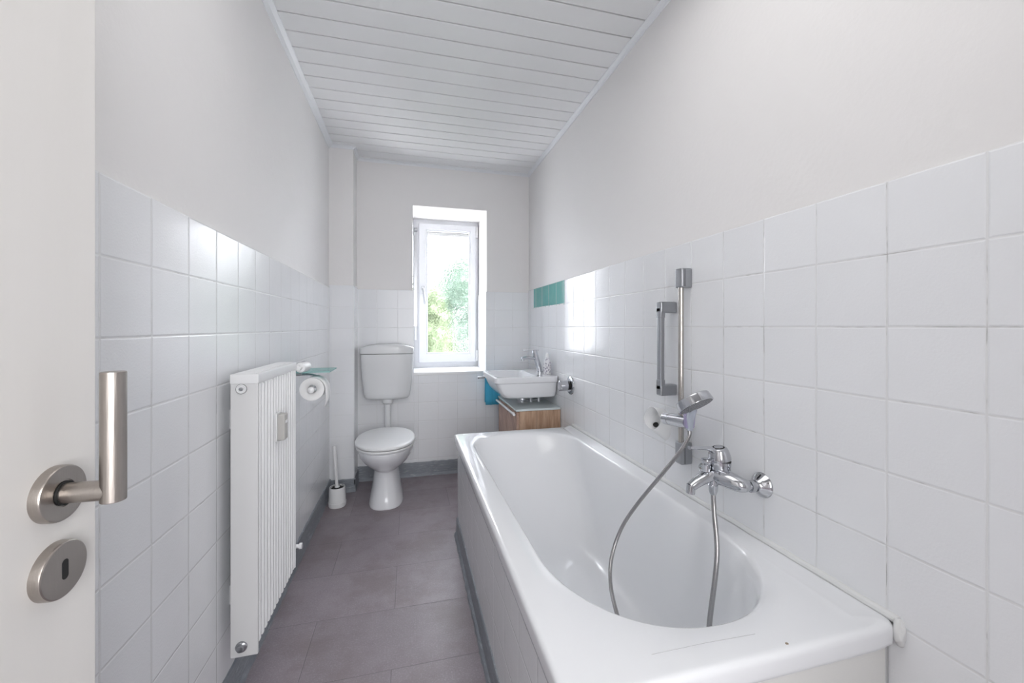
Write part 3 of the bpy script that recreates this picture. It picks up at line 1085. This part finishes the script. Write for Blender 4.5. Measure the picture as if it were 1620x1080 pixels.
# raised back ledge along the wall
for rr in rings:
    for q in rr:
        t_x = min(1, max(0, (q.x - 0.918) / 0.012))
        q.z += 0.006 * t_x * t_x * (3 - 2 * t_x)
rings.append(rect_ring(0.275, 0.916, 0.640, 2.262, Z0, 0.03))
d_ = CAMZ
for xl, xr, yn, yf, z, bn, bf in (
        (0.318, 0.898, 0.686, 2.212, Z0 - 0.0000, .34, .20), (0.323, 0.893, 0.690, 2.207, Z0 - 0.0015, .34, .20), (0.327, 0.889, 0.695, 2.202, Z0 - 0.005, .34, .20),
        (0.331, 0.885, 0.700, 2.196, Z0 - 0.012, .34, .20), (0.337, 0.880, 0.706, 2.180, Z0 - 0.035, .34, .20),
        (0.346, 0.872, 0.716, 2.145, Z0 - 0.085, .33, .20), (0.360, 0.860, 0.732, 2.060, Z0 - 0.165, .32, .20),
        (0.378, 0.845, 0.752, 1.965, Z0 - 0.245, .31, .21), (0.397, 0.828, 0.775, 1.880, Z0 - 0.315, .30, .21),
        (0.418, 0.810, 0.800, 1.815, Z0 - 0.360, .29, .21), (0.440, 0.790, 0.828, 1.765, Z0 - 0.385, .27, .20),
        (0.470, 0.765, 0.865, 1.715, Z0 - 0.400, .24, .18), (0.505, 0.730, 0.920, 1.650, Z0 - 0.408, .20, .15),
        (0.545, 0.690, 1.00, 1.55, Z0 - 0.412, .14, .11), (0.590, 0.645, 1.15, 1.40, Z0 - 0.414, .06, .05)):
    rings.append(open_ring(xl, xr, yn, yf, z, bn, bf, skew=sk))
bm = B()
loft(bm, rings, (False, True))
o = obj('tub_shell', bm, M['enamel'], tub, angle=180)
bm = B(); tube(bm, [(0.433, 0.657, Z0 + .0001), (0.47, 0.6568, Z0 + .0001), (0.55, 0.656, Z0 + .0001), (0.66, 0.651, Z0 + .0001)], 0.0004, 5)
obj('rim_scratch', bm, mat('grey_scratch', (0.45, 0.45, 0.46), 0.6), tub)
bm = B(); lathe(bm, (0.699, 0.6155, Z0 - 0.0005), (0, -0.3, 1), [(0, 0.0038), (0.0008, 0.003), (0.0010, 0)], 9); obj('enamel_chip', bm, mat('brown_chip', (0.28, 0.22, 0.16), 0.7), tub)
bm = B(); lathe(bm, (0.615, 1.02, Z0 - 0.4105), (0, 0, 1), [(0, 0.032), (0.002, 0.031), (0.003, 0.026), (0.001, 0.02), (0.001, 0)], 32); obj('drain', bm, M['chrome'], tub)

# tiled panel in front of the tub (long side and near end)
pn = obj('tiled_bath_panel', (lambda b: (box(b, 0.262, 0.300, 0.632, 2.275, 0, Z0 - 0.040, 0.002), b)[1])(B()), M['tile_P'], loc=(0, 0, 0))
tag(pn, 'white tiled panel closing the long side of the bathtub', 'bath panel')
bm = B(); box(bm, 0.302, XR - 0.012, 0.622, 0.650, 0, Z0 - 0.040, 0.002)
tag(obj('bath_end_panel', bm, paint_mat('end_panel_paint', (0.80, 0.80, 0.78), 0.45, 0.0002), loc=(0.6, 0.64, 0)), 'plain white board closing the near end of the bathtub', 'bath panel')
bm = B(); box(bm, 0.302, XR - 0.012, 2.250, 2.275, 0, Z0 - 0.045, 0.002)
tag(obj('bath_end_panel', bm, M['plastic'], loc=(0.6, 2.26, 0)), 'white board closing the far end of the bathtub by the washbasin cabinet', 'bath panel')
skirting('baseboard_bath', (0.262, 2.268, 0), (0.262, 0.62, 0), (-1, 0, 0), 0.10, 0.008, 0.012)

# sealant along the wall and the lump at the near corner
bm = B()
pts = [(XR - TT - 0.003, 0.60 + i * 0.0338, Z0 + 0.006 + random.uniform(-.001, .001)) for i in range(51)]
tube(bm, pts, 0.009, 10)
se = tag(obj('sealant_strip', bm, M['silic'], loc=(XR - TT, 0.6, Z0)), 'white sealant bead between bathtub rim and right wall tiles', 'sealant')
bm = B()
rn = random.Random(9)
bmesh.ops.create_icosphere(bm, subdivisions=3, radius=1)
for v in bm.verts:
    k = 1 + 0.18 * math.sin(v.co.x * 5 + 1) * math.sin(v.co.z * 6) + rn.uniform(-.04, .04)
    v.co = Vector((XR - 0.012 + v.co.x * 0.013 * k, 0.598 + v.co.y * 0.010 * k, Z0 - 0.014 + v.co.z * 0.028 * k))
o = obj('sealant_lump', bm, M['silic'], se, angle=180)

# ------------------------------------------------------------------ shower rail, grab handle, hand shower
sr = empty('shower_rail', (XR - TT, 1.24, CAMZ - 0.5), 'vertical steel shower rail with two grey brackets on the right wall', 'shower rail')
for z0, z1 in ((CAMZ + 0.139, CAMZ + 0.208), (CAMZ - 0.486, CAMZ - 0.408)):
    bm = B(); box(bm, 0.924, XR - TT, 1.221, 1.260, z0, z1, 0.006, 3); bk_ = obj('rail_bracket', bm, M['dullchrome'], sr)
    bm = B(); box(bm, 0.937, 0.9385, 1.2202, 1.2608, z0 + .004, z1 - .004); obj('bracket_seam', bm, M['black'], bk_, smooth=False)
bm = B(); cyl(bm, (0.936, 1.2405, CAMZ - 0.42), (0.936, 1.2405, CAMZ + 0.15), 0.0095, n=28)
obj('rail', bm, brushed('worn_rail_steel', (0.52, 0.49, 0.46), 0.22, (6, 6, 0.5)), sr)
# slider that carries the hand shower
sl = obj('slider', (lambda b: (cyl(b, (0.928, 1.318, CAMZ - 0.341), (0.928, 1.190, CAMZ - 0.328), 0.0225, n=32, bev=0.002), b)[1])(B()), M['chrome'], sr)
bm = B(); lathe(bm, (0.9282, 1.288, CAMZ - 0.338), (0, -1, 0.1), [(0, 0.0229), (0.003, 0.0229)], 32, (False, False)); obj('slider_ring', bm, M['dullchrome'], sl)
lil = mat('lilac_clear_plastic', (0.50, 0.45, 0.68), 0.15, Transmission_Weight=0.3)
bm = B(); cyl(bm, (0.918, 1.175, CAMZ - 0.338), (0.912, 1.165, CAMZ - 0.292), 0.0165, 0.019, n=24, bev=0.002); obj('cradle', bm, lil, sl)

hs = empty('hand_shower', (0.915, 1.17, CAMZ - 0.335), 'chrome hand shower with flat round head resting in the rail slider', 'hand shower')
DC = Vector((0.868, 1.086, CAMZ - 0.238))     # centre of the head disc
ax = Vector((-0.05, -0.34, -0.94)).normalized()
# tilt in the picture: right end higher
camr = Vector((math.cos(YAW), -math.sin(YAW), 0)); camf = Vector((math.sin(YAW), math.cos(YAW), 0))
ax = (-Vector((0, 0, 1)) * 0.86 + camr * 0.33 - camf * 0.52).normalized()
bm = B()
lathe(bm, DC - ax * 0.013, ax, [(-0.004, 0.0), (-0.004, 0.049), (-0.002, 0.0530), (0.001, 0.0545), (0.0235, 0.0565), (0.025, 0.0560), (0.026, 0.054)], 64)
hd = obj('shower_head', bm, M['chrome'], hs)
bm = B()
lathe(bm, DC + ax * 0.0122, ax, [(0, 0.0525), (0.0012, 0.0520), (0.0012, 0)], 48)
fc = obj('spray_face', bm, mat('dark_spray_face', (0.10, 0.10, 0.11), 0.35), hd)
_, u_, v_ = frame(ax)
bm = B()
for rr, cnt in ((0.012, 6), (0.024, 12), (0.036, 18), (0.046, 24)):
    for i in range(cnt):
        a = 2 * PI * i / cnt
        c = DC + ax * 0.0130 + (u_ * math.cos(a) + v_ * math.sin(a)) * rr
        lathe(bm, c, ax, [(0, 0.0018), (0.0014, 0.0012)], 6)
noz = obj('nozzles', bm, M['dullchrome'], fc, kind='stuff')
bm = B()
hp = catmull([(0.917, 1.172, CAMZ - 0.345), (0.911, 1.160, CAMZ - 0.31), (0.900, 1.136, CAMZ - 0.272), (0.885, 1.112, CAMZ - 0.245)], 6)
tube(bm, hp, 0.012, 20, rf=lambda t: 0.0115 + 0.0045 * t)
obj('shower_handle', bm, mat('pale_blue_plastic', (0.62, 0.66, 0.74), 0.2, 0.5), hs)

# hose, hanging into the tub and back up to the mixer
hose = [(0.917, 1.172, CAMZ - 0.345), (0.912, 1.170, CAMZ - 0.372), (0.89, 1.187, CAMZ - 0.426), (0.855, 1.235, CAMZ - 0.515), (0.81, 1.312, CAMZ - 0.642), (0.765, 1.353, CAMZ - 0.749),
        (0.715, 1.334, CAMZ - 0.838), (0.672, 1.262, CAMZ - 0.889), (0.635, 1.144, CAMZ - 0.890 - 0.025), (0.635, 1.075, CAMZ - 0.965), (0.66, 0.99, CAMZ - 1.003), (0.70, 0.93, CAMZ - 0.990), (0.752, 0.905, CAMZ - 0.90),
        (0.79, 0.925, CAMZ - 0.78), (0.835, 0.952, CAMZ - 0.640), (0.857, 0.988, CAMZ - 0.54), (0.862, 0.998, CAMZ - 0.485)]
bm = B()
tube(bm, catmull(hose, 12), 0.0068, 12)
hm_ = M['hose']
t = NT(hm_)
o = tag(obj('shower_hose', bm, hm_, loc=(0.66, 0.99, CAMZ - 1.0)), 'flexible metal shower hose looping into the bathtub', 'hose')

gb = empty('grab_handle', (XR - TT, 1.325, CAMZ - 0.08), 'grey angular grab handle on the wall beside the shower rail', 'grab handle')
bm = B()
gz0, gz1 = CAMZ - 0.256, CAMZ + 0.094
box(bm, 0.900, 0.918, 1.308, 1.334, gz0 + 0.03, gz1 - 0.03, 0.004, 2)
obj('grip', bm, M['dullchrome'], gb)
for a, b in ((gz0, gz0 + 0.042), (gz1 - 0.042, gz1)):
    bm = B()
    box(bm, 0.899, XR - TT, 1.305, 1.337, a, b, 0.006, 3)
    box(bm, 0.899, 0.919, 1.306, 1.336, (a + b) / 2 - (0.0 if a == gz0 else 0.04), (a + b) / 2 + (0.04 if a == gz0 else 0.0), 0.004, 2)
    obj('handle_arm', bm, M['dullchrome'], gb)

# ceramic soap cup let into the tiles
sc = empty('soap_cup', (XR - TT, 1.45, CAMZ - 0.43), 'white oval soap cup on the tiles beside the shower slider', 'soap dish')
bm = B()


def cup_ring(k, scale=1.0, push=0.0):
    """k = 0 at the opening (turned towards the room and slightly up), 1 at the root on the wall"""
    c0, c1 = Vector((0.932, 1.410, CAMZ - 0.361)), Vector((XR - TT + 0.001, 1.382, CAMZ - 0.384))
    e1 = Vector((0.0175, -0.031, 0)).lerp(Vector((0, -0.044, 0)), k) * scale
    e2 = Vector((-0.004, -0.006, 0.0475)).lerp(Vector((0, 0, 0.060)), k) * scale
    n = Vector((-0.85, -0.50, 0.15)).normalized()
    out = []
    for i in range(48):
        a = 2 * PI * i / 48
        ca, sa = math.cos(a), math.sin(a)
        ca *= 1 - 0.24 * sa if sa > 0 else 1
        out.append(c0.lerp(c1, k) + e1 * ca + e2 * sa - n * push)
    return out


loft(bm, [cup_ring(1), cup_ring(0.75), cup_ring(0.4), cup_ring(0.12), cup_ring(0.02), cup_ring(0.0, 1.0, -0.001), cup_ring(0, 0.97, -0.0025), cup_ring(0, 0.93, -0.001),
          cup_ring(0, 0.91, 0.004), cup_ring(0, 0.885, 0.014), cup_ring(0, 0.82, 0.0245), cup_ring(0, 0.66, 0.030), cup_ring(0, 0.3, 0.032)], (False, True))
obj('cup', bm, M['plastic'], sc, angle=60)
bm = B(); lathe(bm, (0.9505, 1.4140, CAMZ - 0.3880), (-0.55, -0.33, 0.77), [(-0.004, 0.0), (-0.004, 0.0105), (0.001, 0.0105), (0.001, 0.007), (-0.002, 0.006), (-0.002, 0)], 24); obj('drain_grate', bm, M['black'], sc)

# ------------------------------------------------------------------ bath mixer
mx = empty('bath_mixer', (XR - TT, 1.005, CAMZ - 0.445), 'chrome bath mixer tap above the near end of the bathtub', 'mixer tap')
for yy in (0.930, 1.080):
    bm = B(); lathe(bm, (XR - TT, yy, CAMZ - 0.447), (-1, 0, 0), [(0, 0.034), (0.002, 0.035), (0.008, 0.032), (0.018, 0.022), (0.024, 0.017), (0.028, 0.016), (0.028, 0)], 40); obj('wall_flange', bm, M['chrome'], mx)
    bm = B(); cyl(bm, (0.948, yy, CAMZ - 0.447), (0.905, yy, CAMZ - 0.446), 0.0125)
    lathe(bm, (0.936, yy, CAMZ - 0.447), (-1, 0, 0), [(0, 0.013), (0.001, 0.0165), (0.014, 0.0165), (0.015, 0.014)], 6 * 2); obj('union_nut', bm, M['chrome'], mx)
bm = B()
# body: arched bar from union to union
tube(bm, catmull([(0.920, 0.930, CAMZ - 0.445), (0.902, 0.936, CAMZ - 0.443), (0.888, 0.962, CAMZ - 0.439), (0.880, 1.005, CAMZ - 0.436), (0.888, 1.048, CAMZ - 0.439), (0.902, 1.074, CAMZ - 0.443), (0.920, 1.080, CAMZ - 0.445)], 6), 0.017, 20,
     rf=lambda t: (0.0150 + 0.013 * math.sin(PI * t), 0.0150 + 0.010 * math.sin(PI * t)))
# spout
tube(bm, catmull([(0.888, 1.005, CAMZ - 0.434), (0.862, 1.006, CAMZ - 0.436), (0.835, 1.007, CAMZ - 0.444), (0.812, 1.008, CAMZ - 0.455), (0.794, 1.008, CAMZ - 0.466)], 6), 0.017, 20,
     rf=lambda t: (0.024 - 0.010 * t, 0.020 - 0.007 * t))
obj('body', bm, M['chrome'], mx, angle=60)
bm = B(); cyl(bm, (0.795, 1.008, CAMZ - 0.458), (0.792, 1.008, CAMZ - 0.484), 0.0125, n=28, bev=0.001); obj('aerator', bm, M['chrome'], mx)
bm = B(); lathe(bm, (0.888, 1.004, CAMZ - 0.425), (0.06, 0, 1), [(0, 0.028), (0.020, 0.031), (0.030, 0.0315), (0.0305, 0.029), (0.033, 0.029)], 36); obj('cartridge_collar', bm, M['chrome'], mx)
bm = B(); lathe(bm, (0.8899, 1.004, CAMZ - 0.3935), (0.06, 0, 1), [(0, 0.0306), (0.003, 0.0300)], 36); obj('collar_seam', bm, M['black'], mx)
bm = B()
lathe(bm, (0.890, 1.004, CAMZ - 0.3905), (-0.12, 0, 1), [(0, 0.0312), (0.004, 0.0312), (0.018, 0.0288), (0.028, 0.0255), (0.033, 0.0225), (0.035, 0.019), (0.035, 0)], 36)
tube(bm, catmull([(0.872, 1.004, CAMZ - 0.368), (0.857, 1.004, CAMZ - 0.359), (0.835, 1.003, CAMZ - 0.354), (0.805, 1.002, CAMZ - 0.351), (0.783, 1.001, CAMZ - 0.349)], 6), 0.006, 16,
     rf=lambda t: (0.014 - 0.0075 * min(1, t * 2.2) + 0.003 * max(0, t - .7), 0.010 - 0.0050 * min(1, t * 2.2)))
lev = obj('lever', bm, M['chrome'], mx, angle=60)
bm = B(); lathe(bm, (0.8862, 1.004, CAMZ - 0.3563), (-0.12, 0, 1), [(0, 0.0168), (0.0016, 0.0160), (0.0022, 0.0145), (0.0008, 0.0138)], 28); obj('cap_ring', bm, M['black'], lev)
bm = B(); lathe(bm, (0.8862, 1.004, CAMZ - 0.3560), (-0.12, 0, 1), [(0, 0.0135), (0.002, 0.0125), (0.003, 0)], 28); obj('cap', bm, M['chrome'], lev)
bm = B(); lathe(bm, (0.846, 1.006, CAMZ - 0.424), (0, 0, 1), [(0, 0.010), (0.020, 0.0105), (0.024, 0.014), (0.030, 0.0155), (0.036, 0.0145), (0.038, 0.010), (0.038, 0)], 28); obj('diverter_knob', bm, M['chrome'], mx)
bm = B(); lathe(bm, (0.862, 0.998, CAMZ - 0.438), (0, 0, -1), [(0, 0.012), (0.022, 0.012), (0.024, 0.0135), (0.040, 0.0125), (0.052, 0.0085), (0.053, 0)], 24); obj('hose_outlet', bm, M['chrome'], mx)

# ------------------------------------------------------------------ stop valve between bathtub and washbasin
va = empty('stop_valve', (XR - TT, 2.33, CAMZ - 0.362), 'round chrome valve knob on the wall beside the washbasin', 'valve')
bm = B(); lathe(bm, (XR - TT, 2.33, CAMZ - 0.362), (-1, 0, 0), [(0, 0.056), (0.002, 0.057), (0.006, 0.055), (0.010, 0.044), (0.011, 0.030), (0.011, 0)], 48); obj('wall_flange', bm, M['chrome'], va)
bm = B(); lathe(bm, (XR - TT - 0.010, 2.33, CAMZ - 0.362), (-1, 0, 0), [(0, 0.018), (0.014, 0.018), (0.014, 0.029), (0.018, 0.032), (0.056, 0.033), (0.066, 0.031), (0.068, 0.027), (0.069, 0)], 40)
obj('knob', bm, M['chrome'], va)
bm = B(); lathe(bm, (XR - TT - 0.0115, 2.33, CAMZ - 0.362), (-1, 0, 0), [(0, 0.027), (0.009, 0.027)], 32); obj('knob_gap', bm, M['black'], va)

# ------------------------------------------------------------------ washbasin
bs = empty('washbasin', (XR - TT, 2.765, 0.69), 'white rectangular washbasin on the right wall beyond the bathtub', 'washbasin')
BX0, BX1, BY0, BY1, BZ = 0.533, XR - TT - 0.001, 2.532, 3.000, CAMZ - 0.329


def rr(x0, x1, y0, y1, z, e=10, n=80):
    return superring((x0 + x1) / 2, (y0 + y1) / 2, (x1 - x0) / 2, (y1 - y0) / 2, z, e, n)


bm = B()
loft(bm, [
    rr(0.64, BX1 - .012, BY0 + .045, BY1 - .045, BZ - 0.1435, 9), rr(0.612, BX1 - .006, BY0 + .030, BY1 - .030, BZ - 0.1415, 10), rr(0.592, BX1 - .003, BY0 + .022, BY1 - .022, BZ - 0.132, 10),
    rr(0.570, BX1 - .001, BY0 + .015, BY1 - .015, BZ - 0.100, 12), rr(0.552, BX1, BY0 + .010, BY1 - .010, BZ - 0.060, 14),
    rr(0.546, BX1, BY0 + .009, BY1 - .009, BZ - 0.043, 16), rr(0.537, BX1, BY0 + .004, BY1 - .004, BZ - 0.040, 18), rr(BX0, BX1, BY0, BY1, BZ - 0.036, 18), rr(BX0, BX1, BY0, BY1, BZ - 0.006, 18), rr(BX0 + .002, BX1, BY0 + .002, BY1 - .002, BZ - 0.0015, 18),
    rr(BX0 + .006, BX1, BY0 + .006, BY1 - .006, BZ, 18), rr(BX0 + 0.022, 0.826, BY0 + .024, BY1 - .024, BZ, 8), rr(BX0 + 0.027, 0.822, BY0 + .029, BY1 - .029, BZ - .006, 8),
    rr(BX0 + 0.040, 0.812, BY0 + .042, BY1 - .042, BZ - .05, 7), rr(BX0 + 0.060, 0.80, BY0 + .062, BY1 - .062, BZ - .085, 6), rr(BX0 + 0.10, 0.76, BY0 + .10, BY1 - .10, BZ - .100, 5), rr(0.69, 0.71, 2.75, 2.78, BZ - .104, 2)])
obj('basin', bm, M['ceramic'], bs, angle=50)
bm = B(); lathe(bm, (0.845, 2.60, BZ - 0.0005), (0, 0, 1), [(0, 0.011), (0.0012, 0.0105), (0.0015, 0)], 20); obj('plug_hole_cap', bm, M['black'], bs)
bm = B(); lathe(bm, (0.735, 2.62, BZ - 0.143), (0, 0, -1), [(0, 0.030), (0.006, 0.034), (0.018, 0.034), (0.022, 0.026), (0.036, 0.026), (0.036, 0)], 28)
tube(bm, [(0.74, 2.62, BZ - 0.172), (0.82, 2.64, BZ - 0.170), (0.90, 2.66, BZ - 0.168)], 0.010, 12)
cyl(bm, (0.80, 2.63, BZ - 0.148), (0.80, 2.63, BZ - 0.180), 0.013)
cyl(bm, (0.862, 2.65, BZ - 0.148), (0.862, 2.65, BZ - 0.184), 0.015)
obj('drain_trap', bm, M['dullchrome'], bs)

tp = empty('basin_tap', (0.915, 2.78, BZ), 'chrome single lever tap on the washbasin', 'tap')
bm = B(); cyl(bm, (0.915, 2.78, BZ), (0.915, 2.78, BZ + 0.008), 0.026, bev=0.002); obj('tap_base', bm, M['chrome'], tp)
bm = B(); tube(bm, [(0.915, 2.78, BZ + 0.004), (0.905, 2.78, BZ + 0.05), (0.885, 2.78, BZ + 0.115), (0.878, 2.78, BZ + 0.145)], 0.02, 24, rf=lambda t: 0.021 - 0.002 * t); obj('tap_body', bm, M['chrome'], tp)
bm = B(); tube(bm, [(0.893, 2.78, BZ + 0.100), (0.83, 2.775, BZ + 0.108), (0.775, 2.77, BZ + 0.106)], 0.014, 20, rf=lambda t: (0.015 - .001 * t, 0.012)); cyl(bm, (0.783, 2.771, BZ + 0.104), (0.783, 2.771, BZ + 0.088), 0.011); obj('spout', bm, M['chrome'], tp)
bm = B(); cyl(bm, (0.878, 2.78, BZ + 0.145), (0.874, 2.78, BZ + 0.160), 0.019, 0.015, bev=0.001)
box(bm, 0.788, 0.905, 2.768, 2.792, BZ + 0.158, BZ + 0.165, 0.002); obj('tap_lever', bm, M['chrome'], tp)

bo = empty('soap_bottle', (0.928, 2.655, BZ), 'clear soap bottle with mauve pattern beside the tap', 'bottle')
bmat = mat('patterned_bottle', (0.75, 0.74, 0.78), 0.15)
t = NT(bmat)
vv = t.n.new('ShaderNodeTexVoronoi'); vv.inputs['Scale'].default_value = 75
t.l.new(t.obj(), vv.inputs['Vector'])
t.l.new(t.mix(t.step(vv.outputs['Distance'], 0.30, 0.48), (0.34, 0.32, 0.40), (0.80, 0.80, 0.83)), t.b.inputs['Base Color'])
bm = B(); lathe(bm, (0.928, 2.655, BZ), (0, 0, 1), [(0, 0.024), (0.003, 0.026), (0.05, 0.027), (0.085, 0.024), (0.105, 0.016), (0.115, 0.010), (0.117, 0.010)], 28); obj('bottle_body', bm, bmat, bo, angle=60)
bm = B(); lathe(bm, (0.928, 2.655, BZ + 0.116), (0, 0, 1), [(0, 0.011), (0.018, 0.011), (0.024, 0.008), (0.032, 0.007), (0.033, 0)], 20); obj('cap', bm, M['plastic'], bo)

# washbasin cabinet
CX0, CX1, CY0, CY1, CZ = 0.665, XR - TT - 0.004, 2.497, 3.03, CAMZ - 0.530
cb = empty('basin_cabinet', ((CX0 + CX1) / 2, (CY0 + CY1) / 2, 0), 'oak-look cabinet with white top under the washbasin', 'cabinet')
bm = B()
box(bm, CX0 + 0.018, CX1, CY0, CY1, 0.06, CZ - 0.014, 0.0015)
obj('carcass', bm, M['oak'], cb)
bm = B()
box(bm, CX0 + 0.135, CX0 + 0.1365, CY0 - 0.0006, CY0 + 0.001, 0.06, CZ - 0.016)
obj('side_seam', bm, M['black'], cb, smooth=False)
bm = B(); box(bm, CX0 + 0.03, CX1 - 0.02, CY0 + 0.02, CY1 - 0.02, 0, 0.062, 0.001); obj('plinth', bm, M['oak'], cb)
ym = (CY0 + CY1) / 2
for a, b in ((CY0 + 0.001, ym - 0.0015), (ym + 0.0015, CY1 - 0.001)):
    bm = B(); box(bm, CX0, CX0 + 0.017, a, b, 0.065, CZ - 0.018, 0.0015); obj('cabinet_door', bm, M['oakf'], cb)
bm = B(); box(bm, CX0 - 0.004, CX1 + 0.001, CY0 - 0.004, CY1 + 0.004, CZ - 0.013, CZ, 0.0015); obj('top_board', bm, mat('white_glass_top', (0.66, 0.73, 0.74), 0.12), cb)
bm = B(); tube(bm, [(CX0 - 0.016, CY0 - 0.002, CZ - 0.032), (CX0 - 0.016, CY1, CZ - 0.032)], 0.008, 14)
for yy in (CY0 + 0.06, CY1 - 0.06):
    cyl(bm, (CX0 - 0.016, yy, CZ - 0.032), (CX0 + 0.002, yy, CZ - 0.032), 0.005)
obj('bar_handle', bm, M['plastic'], cb)

# towel rail and towel
trl = empty('towel_rail', (0.62, YB - TT, CAMZ - 0.395), 'short grey towel rail on the rear wall below the window sill', 'towel rail')
bm = B(); tube(bm, catmull([(0.515, 3.105, CAMZ - 0.396), (0.535, 3.10, CAMZ - 0.392), (0.60, 3.10, CAMZ - 0.390), (0.80, 3.10, CAMZ - 0.390)], 5), 0.009, 14); obj('rail', bm, M['dullchrome'], trl)
for xx in (0.70, 0.79):
    bm = B(); cyl(bm, (xx, 3.10, CAMZ - 0.390), (xx, YB - TT, CAMZ - 0.390), 0.007); cyl(bm, (xx, YB - TT - 0.008, CAMZ - 0.390), (xx, YB - TT, CAMZ - 0.390), 0.018); obj('rail_post', bm, M['dullchrome'], trl)
bm = B()
W0, W1 = 0.572, 0.690
fr = []
n_ = 24
for i in range(n_ + 1):
    f = i / n_
    x = W0 + (W1 - W0) * f
    wv = 0.004 * math.sin(f * 14) + 0.002 * math.sin(f * 31)
    col = [(x, 3.082 + wv, CAMZ - 0.605), (x, 3.084 + wv * .9, CAMZ - 0.56), (x, 3.086 + wv * .6, CAMZ - 0.48), (x, 3.088 + wv * .2, CAMZ - 0.40), (x, 3.092, CAMZ - 0.382), (x, 3.10, CAMZ - 0.378), (x, 3.108, CAMZ - 0.382),
           (x, 3.113 - wv * .2, CAMZ - 0.42), (x, 3.116 - wv * .6, CAMZ - 0.50), (x, 3.118 - wv, CAMZ - 0.59)]
    fr.append([bm.verts.new(c) for c in col])
for a, b in zip(fr, fr[1:]):
    for i in range(len(a) - 1):
        bm.faces.new((a[i], a[i + 1], b[i + 1], b[i]))
o = obj('towel', bm, M['towel'], loc=(0.63, 3.10, CAMZ - 0.6), angle=180)
s = o.modifiers.new('t', 'SOLIDIFY'); s.thickness = 0.006; s.offset = 1
tag(o, 'turquoise towel hanging behind the washbasin and cabinet', 'towel')
